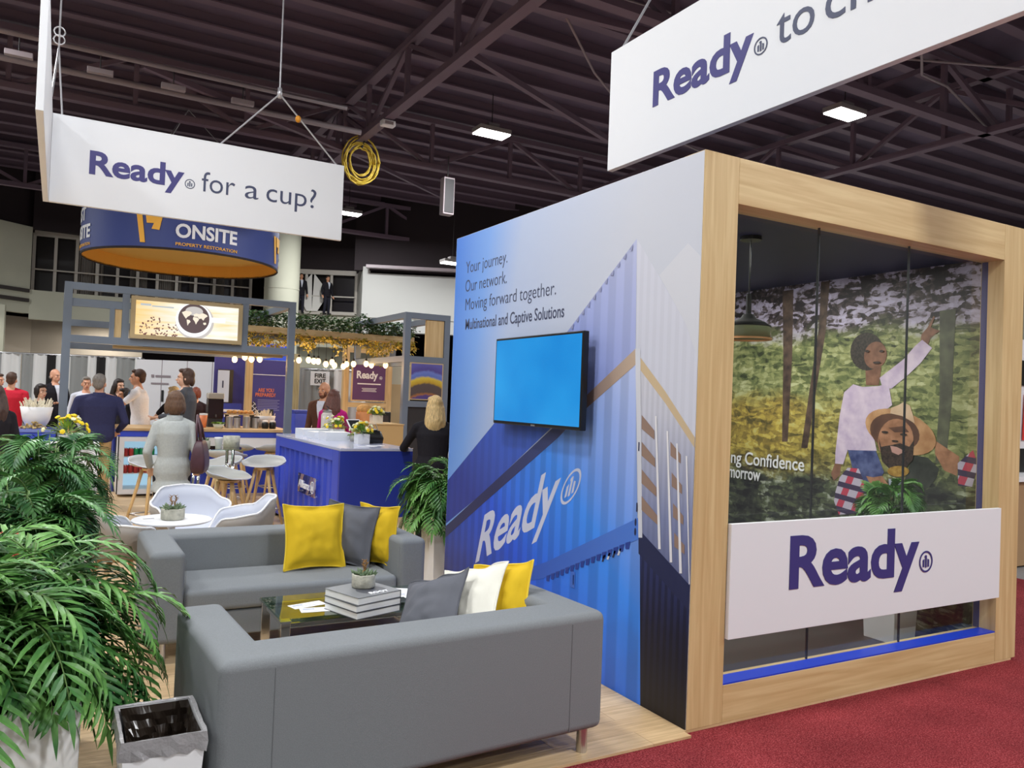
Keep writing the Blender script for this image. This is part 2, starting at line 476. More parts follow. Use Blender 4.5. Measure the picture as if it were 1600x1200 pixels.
FOREST_ART = {
  'trunk0': [(5.117, 2.732), (4.993, 2.737), (4.984, 2.116), (5.005, 1.37), (5.07, 1.366), (5.085, 2.118)],
  'trunk1': [(4.697, 2.773), (4.605, 2.774), (4.634, 2.326), (4.705, 1.887), (4.786, 1.329), (4.854, 1.324), (4.768, 1.942), (4.703, 2.385)],
  'trunk2': [(3.617, 2.435), (3.492, 2.439), (3.501, 2.013), (3.502, 1.787), (3.536, 1.306), (3.62, 1.299), (3.599, 1.785)],
  'pale0': [(3.494, 2.013), (3.341, 2.017), (3.349, 1.335), (3.511, 1.388)],
  'sky0': [(5.388, 2.457), (5.114, 2.469), (5.123, 1.944), (5.414, 1.934)],
  'shrub': [(5.634, 0.992), (5.3, 1.085), (4.932, 1.159), (4.528, 1.158), (4.483, 0.783), (5.633, 0.58)],
  'yellow': [(5.249, 1.721), (4.96, 1.886), (4.556, 1.941), (4.537, 1.4), (4.87, 1.379), (5.124, 1.421)],
  'hair': [(4.072, 2.145), (4.078, 2.099), (4.098, 2.057), (4.13, 2.024), (4.171, 2.003), (4.218, 1.996), (4.266, 2.004), (4.311, 2.027), (4.347, 2.062), (4.371, 2.107), (4.38, 2.156), (4.374, 2.204), (4.353, 2.248), (4.319, 2.281), (4.276, 2.301), (4.228, 2.306), (4.181, 2.296), (4.138, 2.271), (4.103, 2.236), (4.081, 2.193)],
  'face': [(4.046, 2.094), (4.059, 2.062), (4.081, 2.036), (4.108, 2.018), (4.14, 2.01), (4.172, 2.012), (4.201, 2.024), (4.226, 2.047), (4.242, 2.076), (4.249, 2.11), (4.245, 2.144), (4.231, 2.176), (4.209, 2.203), (4.181, 2.22), (4.149, 2.228), (4.117, 2.225), (4.088, 2.212), (4.065, 2.189), (4.049, 2.16), (4.043, 2.127)],
  'neck': [(4.237, 2.07), (4.088, 2.023), (4.107, 1.878), (4.223, 1.878)],
  'shirt': [(4.392, 1.84), (4.342, 1.885), (4.256, 1.863), (4.107, 1.871), (4.02, 1.893), (3.983, 1.722), (4.147, 1.602), (4.143, 1.485), (4.107, 1.355), (4.375, 1.338), (4.342, 1.624)],
  'sleeve': [(4.35, 1.878), (4.427, 1.817), (4.464, 1.619), (4.495, 1.314), (4.495, 1.219), (4.415, 1.22), (4.368, 1.368), (4.332, 1.594), (4.294, 1.744)],
  'raised': [(4.101, 1.936), (3.999, 2.007), (3.893, 2.083), (3.806, 2.178), (3.748, 2.224), (3.666, 2.159), (3.757, 2.045), (3.874, 1.942), (3.995, 1.85), (4.074, 1.864)],
  'hand': [(3.762, 2.204), (3.755, 2.266), (3.707, 2.316), (3.663, 2.4), (3.651, 2.39), (3.681, 2.314), (3.642, 2.298), (3.606, 2.285), (3.648, 2.26), (3.683, 2.235), (3.703, 2.174)],
  'hand1': [(4.499, 1.219), (4.438, 1.215), (4.445, 1.129), (4.504, 1.073), (4.535, 1.13)],
  'jeans': [(4.375, 1.341), (4.115, 1.354), (4.037, 1.191), (4.083, 1.115), (4.142, 0.934), (4.222, 0.858), (4.244, 1.097), (4.327, 1.2)],
  'plaid': [(4.37, 1.196), (4.446, 1.106), (4.483, 0.981), (4.493, 0.904), (4.441, 0.798), (4.075, 0.879), (4.19, 1.001), (4.214, 1.101), (4.267, 1.198)],
  'tee': [(3.996, 1.145), (3.864, 1.138), (3.905, 0.965), (3.975, 0.984)],
  'jacket': [(3.864, 1.138), (3.796, 1.346), (3.678, 1.335), (3.588, 1.261), (3.603, 1.193), (3.658, 1.119), (3.815, 1.005), (3.905, 0.965)],
  'arm2': [(3.625, 1.467), (3.436, 1.361), (3.452, 1.221), (3.549, 1.252), (3.622, 1.366)],
  'plaid1': [(3.448, 1.314), (3.339, 1.416), (3.3, 1.314), (3.338, 1.155), (3.44, 1.151)],
  'brim': [(3.62, 1.428), (3.639, 1.398), (3.671, 1.374), (3.715, 1.356), (3.769, 1.345), (3.83, 1.343), (3.896, 1.35), (3.963, 1.365), (4.029, 1.388), (4.089, 1.418), (4.141, 1.454), (4.181, 1.493), (4.207, 1.534), (4.217, 1.574), (4.211, 1.611), (4.189, 1.643), (4.152, 1.668), (4.103, 1.685), (4.044, 1.693), (3.979, 1.692), (3.911, 1.682), (3.845, 1.664), (3.782, 1.639), (3.727, 1.608), (3.681, 1.574), (3.646, 1.537), (3.624, 1.499), (3.615, 1.462)],
  'inner': [(3.749, 1.464), (3.766, 1.431), (3.796, 1.403), (3.836, 1.382), (3.885, 1.369), (3.939, 1.366), (3.995, 1.372), (4.048, 1.388), (4.096, 1.413), (4.135, 1.445), (4.161, 1.482), (4.172, 1.521), (4.168, 1.559), (4.15, 1.594), (4.117, 1.622), (4.073, 1.643), (4.022, 1.654), (3.967, 1.656), (3.911, 1.647), (3.859, 1.629), (3.815, 1.604), (3.779, 1.572), (3.756, 1.537), (3.746, 1.5)],
  'crown': [(3.996, 1.657), (3.99, 1.7), (3.928, 1.723), (3.883, 1.748), (3.829, 1.719), (3.801, 1.643), (3.788, 1.588), (3.895, 1.64)],
  'mface': [(3.795, 1.443), (3.803, 1.4), (3.821, 1.36), (3.847, 1.326), (3.879, 1.3), (3.917, 1.283), (3.956, 1.277), (3.995, 1.283), (4.031, 1.301), (4.061, 1.328), (4.083, 1.365), (4.096, 1.407), (4.098, 1.452), (4.089, 1.496), (4.07, 1.537), (4.042, 1.572), (4.008, 1.598), (3.969, 1.613), (3.93, 1.616), (3.891, 1.609), (3.857, 1.59), (3.828, 1.562), (3.808, 1.527), (3.796, 1.486)],
  'beard': [(4.094, 1.459), (4.067, 1.389), (3.981, 1.409), (3.904, 1.429), (3.827, 1.406), (3.787, 1.464), (3.795, 1.311), (3.867, 1.221), (3.975, 1.211), (4.056, 1.275)],
  'mouth': [(3.988, 1.402), (3.934, 1.398), (3.859, 1.369), (3.916, 1.336), (3.971, 1.353)],
  'shade': [(4.009, 1.543), (3.877, 1.563), (3.831, 1.517), (3.953, 1.51)],
  'manhand': [(4.195, 1.146), (4.132, 1.141), (4.052, 1.161), (3.97, 1.07), (3.952, 0.98), (3.999, 0.989), (4.08, 1.029), (4.146, 1.072)],
  'collar': [(3.822, 1.219), (3.826, 1.206), (3.838, 1.193), (3.858, 1.181), (3.883, 1.173), (3.911, 1.168), (3.94, 1.167), (3.966, 1.171), (3.987, 1.178), (4.001, 1.188), (4.006, 1.201), (4.001, 1.215), (3.988, 1.228), (3.968, 1.239), (3.942, 1.247), (3.914, 1.252), (3.885, 1.253), (3.86, 1.249), (3.84, 1.242), (3.826, 1.231)],
}
# ------------------------------------------------------------ hall lamps
M_LENS = mat('lamp_lens', (1.0, .97, .9, 1), .5, emit=14.0)
M_HOUSE = mat('lamp_housing', srgb(150, 146, 144), .5)
def high_bay(x, y, z, label, watts=LAMP_WATTS):
    t = thing('high_bay_light', label, 'light', (x, y, z), 0, 'high bay lamps under the roof')
    b = MB(); b.box(-.42, .42, -.24, .24, .03, .14); b.box(-.15, .15, -.12, .12, .14, .26); b.build('housing', M_HOUSE, t, bevel=.01)
    MB().box(-.40, .40, -.22, .22, 0, .03).build('lens', M_LENS, t)
    MB().tube([(0, 0, .24), (0, 0, 9.0 - z)], .012, 6).build('suspension_rod', M_DARK, t)
    l = bpy.data.lights.new('lamp', 'AREA'); l.shape = 'RECTANGLE'; l.size = .8; l.size_y = .45
    l.energy = watts; l.color = (.97, .985, 1.0)
    o = bpy.data.objects.new('lamp', l); COL.objects.link(o); o.parent = t; o.location = (0, 0, -.02)
LAMPS = [(8.82, 16.99, 8, 'high bay lamp glowing above the gap between the two hanging signs'),
         (8.71, 27.5, 8, 'far high bay lamp just right of the left hanging sign'),
         (12.4, 26.6, 6.55, 'lowest far high bay lamp in front of the beige gallery block'),
         (14.38, 11.37, 8, 'high bay lamp glowing beneath the right hanging sign')]
for x, y, z, lb in LAMPS: high_bay(x, y, z, lb, LAMP_WATTS * (.3 if z < 7 else 1.2 if x < 10 else 1))
for x, y, f in ((-4.3, 5.8, .45), (-3.2, 15.5, 1.25), (-7, 27, 1.25), (-1.0, 3.4, .57), (3.5, -2.5, .95), (12, -3, 1.0), (20, 3, 1.0), (25, 11, 1.2), (-12, 2.4, .95), (-3, -6, .95), (7.5, -9, 1.0), (20, -9, 1.0), (28, 22, 1.2), (-15, 12, 1.2), (1.2, 7.4, .38), (-7.0, 3.6, .28)):  # last two lamps are unseen, added to brighten left sign and sofa side
    high_bay(x, y, 8, 'unseen high bay lamp lighting the hall, outside the picture', LAMP_WATTS * f)

# ------------------------------------------------------------ floors
M_HALLFLOOR = mat('grey_hall_carpet', srgb(132, 128, 126), .9, noise=.15, nscale=40)
b = MB(); b.box(-27, 37, -17, 41, -.25, -.022); struct(b.build('floor', M_HALLFLOOR), 'grey hall carpet')
b = MB(); b.box(1.4, 16, -1.2, 3.045, -.022, -.012); b.box(2.84, 16, 3.045, 3.10, -.022, -.012); b.box(5.80, 8.8, 3.10, 19, -.022, -.012); struct(b.build('floor.002', M_CARPET), 'deep red aisle carpet')
b = MB(); b.box(-7, 2.84, 3.045, 16.4, -.0215, 0); b.box(2.84, 5.8, 3.10, 16.4, -.012, 0); struct(b.build('floor.001', M_PLANK), 'pale oak plank floor of the stand')

# ------------------------------------------------------------ roof
M_DECK = mat('dark_roof_deck', srgb(96, 84, 102), .8, noise=.3, nscale=.6)
M_TRUSS = mat('dark_painted_steel', srgb(112, 94, 108), .6)
M_PIPE = mat('grey_conduit', srgb(150, 138, 142), .5)
struct(MB().box(-27, 37, -17, 41, 9.7, 9.9).build('ceiling', M_DECK), 'dark painted roof deck')
k = 0
y = -14.0
jb = MB(); jb.box(-27, 37, -.05, .05, 9.45, 9.7); jb.box(-27, 37, -.12, .12, 9.42, 9.46)
j0 = jb.build('ceiling_joist', M_TRUSS); struct(j0, 'dark roof joist under the deck')
j0.location = (0, y, 0)
while y < 36:
    y += 1.15
    j = j0.copy(); COL.objects.link(j); j.location = (0, y, 0)
def truss(name, a, bb, z0=8.0, z1=9.25, panel=2.4):
    a, bb = Vector(a), Vector(bb)
    L = (bb - a).length; n = int(L / panel); d = (bb - a) / n
    m = MB()
    m.beam(a + Vector((0, 0, z0)), bb + Vector((0, 0, z0)), .22, .14)
    m.beam(a + Vector((0, 0, z1)), bb + Vector((0, 0, z1)), .22, .14)
    for i in range(n + 1):
        p = a + d * i
        m.beam(p + Vector((0, 0, z0)), p + Vector((0, 0, z1)), .1, .1)
        if i < n:
            q = a + d * (i + 1)
            if i % 2: p, q = q, p
            m.beam(p + Vector((0, 0, z0)), q + Vector((0, 0, z1)), .1, .1)
    return struct(m.build(name, M_TRUSS), 'dark steel roof truss')
for yy in (20.35, 10.3, 30.4, .2): truss('ceiling_truss', (-26, yy, 0), (36, yy, 0))
for xx in (6.3, 17.7, -5.1): truss('ceiling_truss', (xx, -16, 0), (xx, 36, 0))
# diagonal braces from the crossing of the two trusses
b = MB(); b.beam((6.3, 20.35, 8), (1.2, 17.4, 8.0), .12); b.beam((6.3, 13.2, 8), (13.5, 17.2, 8.3), .12); b.beam((6.3, 11, 8), (14, 10.3, 8.1), .12); b.beam((6.3, 20.3, 8), (11.5, 25.5, 8.6), .1)
struct(b.build('ceiling_brace', M_TRUSS), 'dark diagonal roof braces')
random.seed(5)
def pipe(pts, r, label, m=M_PIPE, name='conduit', cat='conduit'):
    return tag(MB().tube(pts, r, 8).build(name, m, smooth=True), label, cat)
pipe([(-20, 16.5, 7.84), (5.2, 16.88, 7.84)], .05, 'pale conduit crossing the roof, the upper of two above the left sign')
pipe([(-20, 18.0, 7.86), (6.0, 18.3, 7.86)], .07, 'thick grey pipe crossing the roof above the left sign')
pipe([(7.6, 12, 8.6), (9.4, 13.6, 8.5), (10.6, 14.3, 8.32), (12.2, 15.2, 8.35), (16, 16.2, 8.3)], .025, 'thin wavy pale cable slung across the roof right of the diagonal truss')
pipe([(12.5, 8.4, 8.4), (14.2, 9.5, 8.2), (15.8, 10.0, 8.5), (18.6, 10.6, 8.2), (21, 11, 8.5)], .025, 'drooping pale cable slung over the timber framed stand')
pipe([(13, 11, 8.9), (17, 9, 8.8), (22, 8.2, 9.0)], .025, 'straight thin cable above the timber framed stand')
pipe([(2.2, 13.8, 8.9), (6.0, 12.0, 9.1), (10, 11.2, 8.8)], .02, 'thin cable near the top edge left of the diagonal truss')
for i in range(4):
    x = -.9 + i * 1.25 + random.uniform(-.2, .2)
    t = thing('work_light', 'small pale fitting on the roof conduit above the left sign', 'light fitting', (x, 16.5 + (x + 20) * .36 / 23.2, 7.44), 0, 'small fittings along the roof conduit')
    MB().box(-.22, .22, -.06, .06, 0, .1).build('case', M_PIPE, t, bevel=.01)
    MB().tube([(0, 0, .1), (0, 0, .35)], .012, 6).build('hanger', M_DARK, t)
# yellow cable coil, loudspeaker column, junction box
t = thing('cable_coil', 'coil of yellow cable hanging from the roof truss', 'cable', (6.3, 19.1, 7.0))
b = MB(); random.seed(3)
for k in range(9):
    r = .30 + .03 * k; cx, cz = random.uniform(-.05, .05), random.uniform(-.05, .05)
    b.tube([(cx + r * cos(a * pi / 12) * .85, random.uniform(-.05, .05), .4 + cz + r * sin(a * pi / 12) * 1.1) for a in range(25)], .02, 6)
b.build('loops', mat('yellow_cable', srgb(206, 178, 60), .5), t, smooth=True)
MB().tube([(0, 0, .75), (.1, 0, 1.0)], .03, 6).build('tie', M_DARK, t)
t = thing('speaker_column', 'pale grey column loudspeaker hanging upright from the roof', 'loudspeaker', (8.9, 19.6, 6.55))
b = MB(); b.box(-.16, .16, -.13, .13, 0, 1.0); b.build('cabinet', M_PIPE, t, bevel=.02)
b = MB(); b.box(-.13, .13, -.145, -.13, .05, .95); b.build('grille', M_DARK, t)
MB().tube([(0, 0, 1), (0, 0, 1.6)], .015, 6).build('hanger', M_DARK, t)
t = thing('junction_box', 'small white box clipped under the diagonal truss', 'box', (6.3, 17.3, 7.78))
MB().box(-.16, .16, -.1, .1, 0, .13).build('case', M_WHITE, t, bevel=.02); MB().box(-.1, .1, -.105, -.1, .03, .1).build('cover', M_PIPE, t)

# ------------------------------------------------------------ hall walls
M_BEIGE = mat('beige_hall_wall', srgb(182, 182, 164), .8, noise=.06, nscale=.7)
M_BEIGE2 = mat('pale_hall_wall', srgb(176, 176, 172), .8)
M_BULK = mat('dark_bulkhead', srgb(38, 28, 32), .8)
M_RECESS = mat('shadowed_recess', srgb(168, 158, 144), .9)
M_DOORD = mat('dark_doors', srgb(52, 46, 44), .7)
def wall_seg(m, a, c, z0, z1, th=.3):
    a, c = Vector((a[0], a[1], 0)), Vector((c[0], c[1], 0))
    n = (c - a).normalized().cross(Vector((0, 0, 1))) * -th
    m.plate([a + Vector((0, 0, z0)), c + Vector((0, 0, z0)), c + Vector((0, 0, z1)), a + Vector((0, 0, z1))], n)
    return m
struct(MB().box(-27, -26.7, -17, 41, 0, 9.7).build('wall_left', M_BEIGE))
struct(MB().box(36.7, 37, -17, 41, 0, 9.7).build('wall_right', M_BEIGE))
struct(MB().box(-27, 37, -17, -16.7, 0, 9.7).build('wall_rear', M_BEIGE))
struct(MB().box(-27, 37, 40.7, 41, 0, 9.7).build('wall_back', M_BULK))
# left gallery block, turned a little
A0, A1 = (-26, 17.0), (-1.05, 35.0)
m = MB(); wall_seg(m, (-9, 28.6), A1, 4.2, 7.45); struct(m.build('wall_block_left', M_BEIGE), 'beige gallery block at the far left')
m = MB()
for z in (4.62, 4.98): wall_seg(m, (-9, 28.5), (-1.05, 34.9), z, z + .13, .1)
struct(m.build('trim_1', M_DOORD), 'dark stripes along the gallery block')
m = MB(); wall_seg(m, (-12, 31), (-1, 37.2), 0, 4.2); wall_seg(m, (-1, 37.2), (3, 36.6), 0, 4.2); struct(m.build('wall_recess', M_RECESS), 'shadowed wall below the gallery')
m = MB(); m.box(-2.5, -1.7, 32.9, 33.7, 0, 4.3); struct(m.build('wall_pier', M_BEIGE), 'square beige pier under the gallery')
m = MB(); wall_seg(m, A1, (7.0, 35.2), 4.0, 5.1); wall_seg(m, (7.0, 35.2), (11.0, 33.0), 3.6, 5.05); wall_seg(m, (7.0, 35.0), (13, 34.0), 2.6, 4.2, .5)
struct(m.build('wall_parapet', M_BEIGE), 'beige parapet below the gallery windows')
m = MB(); wall_seg(m, (-9, 28.9), (-1.05, 35.3), 7.45, 9.7); wall_seg(m, A1, (7.0, 35.2), 7.4, 9.7); wall_seg(m, (7.0, 35.2), (11.0, 33.0), 6.85, 9.7); wall_seg(m, (10.2, 31.2), (30, 22), 6.65, 9.7)
struct(m.build('wall_bulkhead', M_BULK), 'dark bulkhead over the gallery')
m = MB(); wall_seg(m, (1, 36.2), (13, 33.6), 0, 2.7); struct(m.build('wall_lower', M_RECESS), 'shadowed wall behind the stands')
m = MB(); wall_seg(m, (10.95, 33.0), (10.5, 31.0), 3.6, 6.8); wall_seg(m, (10.5, 31.0), (14.0, 29.4), 4.75, 6.55); wall_seg(m, (10.5, 31.05), (14, 29.45), 4.2, 4.75, .5); wall_seg(m, (14.0, 29.4), (30, 22), 0, 6.6)
struct(m.build('wall_block_right', M_BEIGE2), 'pale projecting gallery block')
m = MB(); wall_seg(m, (14.05, 29.28), (14.7, 29.0), 4.9, 6.5, .1); struct(m.build('trim_2', M_DOORD))
m = MB(); m.beam((10.5, 30.6, 6.75), (15, 28.5, 6.75), .3, .12); struct(m.build('trim_3', M_PIPE), 'pale ledge over the gallery block')
m = MB(); m.lathe([(.66, 0), (.66, 5.6), (.67, 5.6), (.67, 5.66), (.66, 5.66), (.66, 9.7)], (7.45, 31.6, 0), 32); struct(smooth_by_angle(m.build('column', M_BEIGE)), 'round beige hall column')
# downlights under the gallery
for x_, y_, lb in ((-3.2, 32.6, 'downlight under the gallery at the far left'), (1.5, 35.6, 'downlight under the gallery behind the cafe sign'), (5.5, 34.9, 'downlight under the gallery left of the round column')):
    t = thing('downlight', lb, 'light', (x_, y_, 4.0)); MB().box(-.5, .5, -.1, .1, .03, .12).build('housing', M_HOUSE, t); MB().box(-.48, .48, -.08, .08, 0, .03).build('lens', M_LENS, t)
    l = bpy.data.lights.new('downlight', 'AREA'); l.shape = 'RECTANGLE'; l.size = .9; l.size_y = .3; l.energy = 90; l.color = (1, .96, .88)
    o = bpy.data.objects.new('downlight', l); COL.objects.link(o); o.parent = t; o.location = (0, 0, -.02)
# gallery windows
M_PANE = mat('dark_gallery_glass', srgb(34, 30, 30), .25)
M_DRAPEG = mat('grey_gallery_curtain', srgb(120, 114, 108), .9)
def gallery(name, a, c, z0, z1, nb, rail, curtains, label):
    a, c = Vector((a[0], a[1], 0)), Vector((c[0], c[1], 0))
    d = (c - a); n = d.normalized().cross(Vector((0, 0, 1)))
    t = wall_seg(MB(), a - n * .3, c - n * .3, z0, z1, .05).build(name, M_PANE); struct(t, label)
    f = MB()
    for i in range(nb + 1):
        p = a + d * (i / nb)
        f.beam(p + Vector((0, 0, z0)), p + Vector((0, 0, z1)), .11, .1)
    f.beam(a + Vector((0, 0, z1)), c + Vector((0, 0, z1)), .16, .2); f.beam(a + Vector((0, 0, z0)), c + Vector((0, 0, z0)), .14, .14)
    f.beam(a + n * .1 + Vector((0, 0, rail)), c + n * .1 + Vector((0, 0, rail)), .05, .05)
    f.build('window_frame', mat('pale_window_frame', srgb(188, 182, 172), .5), t)
    q = MB()
    for s0, s1 in curtains:
        w = [(a + d * (s0 + (s1 - s0) * i / 24) - n * (.12 + .05 * (i % 2))) for i in range(25)]
        q.loft([[tuple(p + Vector((0, 0, z0))) for p in w], [tuple(p + Vector((0, 0, z1))) for p in w]], closed=False)
    if curtains: q.build('curtain', M_DRAPEG, t)
    return t
gallery('window_1', (-1.0, 36.0), (7.0, 35.3), 5.1, 7.4, 11, 6.0, [(.17, .30), (.42, .50), (.55, .66), (.70, .74), (.80, .87), (.93, .96)], 'dark gallery windows above the cafe')
gallery('window_2', (8.1, 34.5), (10.9, 33.0), 5.05, 6.78, 3, 5.75, [], 'dark gallery windows right of the column')
M_DRAPEW = mat('white_window_curtain', srgb(214, 212, 206), .9)
m = MB()
for s in (-1, 1):
    m.face([(9.25 + s * .05, 33.75, 6.7), (9.25 + s * .62, 33.75 - s * .3, 5.9), (9.25 + s * .2, 33.75 - s * .1, 5.1), (9.25, 33.75, 5.1)])
tag(m.build('tied_curtain', M_DRAPEW, solid=.03), 'white curtain tied apart in the gallery window', 'curtain')

# ------------------------------------------------------------ pipe and drape behind the cafe
M_DW = mat('white_drape', srgb(226, 226, 224), .9); M_DG = mat('grey_drape', srgb(150, 152, 150), .9); M_DK = mat('black_drape', srgb(34, 32, 32), .9)
def drape_run(name, label, a, c, h, bands, loc=None):
    a, c = Vector((a[0], a[1], 0)), Vector((c[0], c[1], 0)); d = c - a; nn = d.normalized().cross(Vector((0, 0, 1)))
    t = thing(name, label, 'drape', tuple(a))
    for s0, s1, mm in bands:
        n = max(6, int((s1 - s0) * d.length / .05))
        w = [a + d * (s0 + (s1 - s0) * i / n) + nn * (.035 * sin(i * 1.57) + .02 * sin(i * .7)) for i in range(n + 1)]
        MB().loft([[tuple(p + Vector((0, 0, z))) for p in w] for z in (.03, h)], closed=False).build('drape', mm, t, W=True, smooth=True)
    MB().tube([a + Vector((0, 0, h)), c + Vector((0, 0, h))], .025, 8).build('crossbar', M_STEEL, t, W=True, smooth=True)
    for s in (0, .33, .66, 1):
        p = a + d * s - nn * .08
        MB().tube([p, p + Vector((0, 0, h))], .025, 8).build('upright', M_STEEL, t, W=True, smooth=True)
drape_run('pipe_and_drape', 'long run of white, grey and black drapes behind the left of the cafe', (-3.0, 23.6), (1.75, 21.3), 2.32,
          [(0, .10, M_DG), (.10, .20, M_DW), (.20, .38, M_DG), (.38, .47, M_DW), (.47, .52, M_DG), (.52, .58, M_DW), (.58, .62, M_DK), (.62, .685, M_DW), (.685, .76, M_DG), (.76, .80, M_DW), (.80, .84, M_DK), (.84, .89, M_DW), (.89, .97, M_DG), (.97, 1, M_DW)])
drape_run('pipe_and_drape', 'short white and grey drape behind the fire exit sign', (4.65, 19.2), (6.35, 18.3), 2.2,
          [(0, .2, M_DW), (.2, .62, M_DG), (.62, 1, M_DW)])
t = thing('exit_sign', 'white fire exit sign with black capitals on the drape', 'sign', (5.38, 18.68, 1.82))
MB().box(-.22, .22, -.02, .0, 0, .33, rz=-.48).build('board', M_WHITE, t)
du = (cos(-.48), sin(-.48), 0)
M_BLK = mat('black_lettering', srgb(26, 26, 28), .6)
lettering([('FIRE', .09, .18, .10, .26, .02), ('EXIT', .09, .05, .10, .26, .02)], M_BLK, t, (5.38 - .22 * du[0], 18.68 - .22 * du[1] - .03, 1.82), du, (0, 0, 1))
# ------------------------------------------------------------ exhibit room: printed side wall, timber front, glass, forest mural
RX, RY = 4.3, 4.6
room = thing('exhibit_room', 'white exhibit room with container print side and oak framed glass front', 'exhibition stand', (RX, RY, 0))
b = MB(); b.box(2.858, 2.94, 3.104, 6.06, 0, 2.98); b.build('side_wall', M_WHITE, room, W=True)
b = MB(); b.box(2.94, 5.80, 6.0, 6.06, 0, 2.98); b.box(5.705, 5.80, 3.26, 6.0, 0, 2.98); b.build('back_wall', mat('navy_panel', srgb(44, 48, 92), .6), room, W=True)
b = MB(); b.box(2.94, 5.70, 3.26, 6.0, 2.775, 2.9); b.build('ceiling_panel', mat('navy_ceiling', srgb(38, 42, 78), .5), room, W=True)
b = MB(); b.box(2.94, 5.70, 3.26, 6.0, .0, .03); b.build('floor_panel', mat('dark_interior_floor', srgb(70, 64, 62), .5), room, W=True)
for n_, x0, x1 in (('stile', 2.857, 3.10), ('stile', 5.605, 5.85)):
    MB().box(x0, x1, 3.10, 3.26, 0, 2.982).build(n_, M_OAK_V, room, bevel=.003, W=True)
for z0, z1 in ((0, .195), (2.735, 2.982)):
    MB().box(3.101, 5.604, 3.101, 3.26, z0, z1).build('rail', M_OAK_H, room, bevel=.003, W=True)
MB().box(3.101, 5.604, 3.103, 3.21, .195, .203).build('sill', mat('bright_blue_sill', srgb(30, 64, 196), .35), room, W=True)
MB().box(5.604, 5.70, 3.212, 3.255, .2, 2.75).build('return_panel', mat('navy_return', srgb(62, 64, 118), .5), room, W=True)
for x0, x1 in ((3.103, 3.873), (3.877, 4.727), (4.731, 5.603)):
    MB().box(x0, x1, 3.214, 3.224, .2, 2.735).build('glass_pane', M_GLASS, room, W=True)
M_SEAM = mat('dark_glass_joint', srgb(40, 44, 48), .4)
for x in (3.875, 4.729):
    MB().box(x - .003, x + .003, 3.212, 3.226, .2, 2.735).build('glass_joint', M_SEAM, room, W=True)

# --- container print
def ribs(nt, y, amp=.2, f=7.5, q=.55):
    ph = math_node(nt, 'MULTIPLY_ADD', math_node(nt, 'MULTIPLY', y, y), q, math_node(nt, 'MULTIPLY', y, f))
    w = math_node(nt, 'SINE', math_node(nt, 'MULTIPLY', ph, 2 * pi))
    w = math_node(nt, 'MULTIPLY_ADD', w, 1.6, .5)
    n = nt.nodes.new('ShaderNodeClamp'); nt.links.new(w, n.inputs[0])
    return ramp_node(nt, n.outputs[0], [(0, (1 - amp,) * 3 + (1,)), (1, (1, 1, 1, 1))])
def lin(nt, xyz, a, bz, c):
    """a*y + b*z + c in stand coordinates"""
    return math_node(nt, 'ADD', math_node(nt, 'MULTIPLY', math_node(nt, 'ADD', xyz[1], RY), a), math_node(nt, 'MULTIPLY_ADD', xyz[2], bz, c))
def cm(name, a, bz, c, stops, rib=.2, f=7.5, q=.55):
    def fn(nt, co, xyz, bs):
        col = ramp_node(nt, lin(nt, xyz, a, bz, c), [(p, srgb(*k)) for p, k in stops])
        return mix_node(nt, 1.0, col, ribs(nt, xyz[1], rib, f, q), 'MULTIPLY') if rib else col
    return node_mat(name, fn, .45)
BLUES = [(0, (30, 40, 100)), (.35, (40, 92, 226)), (.6, (66, 148, 255)), (.8, (160, 184, 244)), (1, (212, 216, 238))]
K_BG = cm('print_sky', -.4, -.083, 2.674, [(0, (58, 122, 220)), (.25, (122, 166, 234)), (.45, (180, 194, 224)), (1, (204, 207, 218))], 0)
K_UL = cm('print_upper_container', -.18, .26, .78, [(0, (44, 62, 156)), (.35, (68, 110, 220)), (.6, (160, 172, 226)), (.85, (194, 198, 226)), (1, (204, 208, 230))], .12)
K_ML = cm('print_middle_container', -.185, .25, 1.11, BLUES, .2)
K_LL = cm('print_lower_container', -.185, .25, 1.13, BLUES, .22, 5.0, 0)
K_UR = cm('print_upper_end', -.3, .1, 1.2, [(0, (206, 208, 224)), (1, (220, 220, 228))], .05, 16, 0)
K_MR = cm('print_door_end', 0, .62, -.3, [(0, (58, 64, 110)), (.35, (130, 138, 176)), (.7, (206, 206, 218)), (1, (216, 214, 220))], .1, 22, 0)
K_LR = cm('print_shaded_end', 0, 1.1, 0, [(0, (14, 15, 28)), (.5, (24, 28, 58)), (1, (48, 58, 112))], .45, 20, 0)
K_BU = cm('print_upper_beam', -.5, .1, 2.5, [(0, (38, 44, 92)), (.45, (62, 74, 132)), (.62, (132, 112, 112)), (.9, (196, 172, 150))], 0)
K_BR = mat('print_tan_beam', srgb(206, 182, 146), .5)
K_BL = cm('print_lower_beam', -.38, 0, 2.28, [(0, (26, 34, 84)), (.5, (50, 90, 190)), (1, (84, 132, 222))], 0)
K_NV = mat('print_navy', srgb(34, 40, 78), .5)
K_PL = mat('print_pale', srgb(212, 213, 221), .5)
K_ROD = mat('print_rod', srgb(234, 232, 234), .5)
K_SLAT = mat('print_brown_slat', srgb(150, 124, 110), .5)
ART = [('behind', K_PL), ('upper_left', K_UL), ('upper_right', K_UR), ('middle_left', K_ML), ('lower_left', K_LL), ('middle_right', K_MR), ('lower_right', K_LR),
       ('beam_up', K_BU), ('beam_right', K_BR), ('beam_low', K_BL), ('beam_right_low', K_NV), ('corner', K_PL)] + [('slat%d' % i, K_SLAT) for i in range(8)] + [('rod%d' % i, K_ROD) for i in range(4)]
XWALL = 2.857
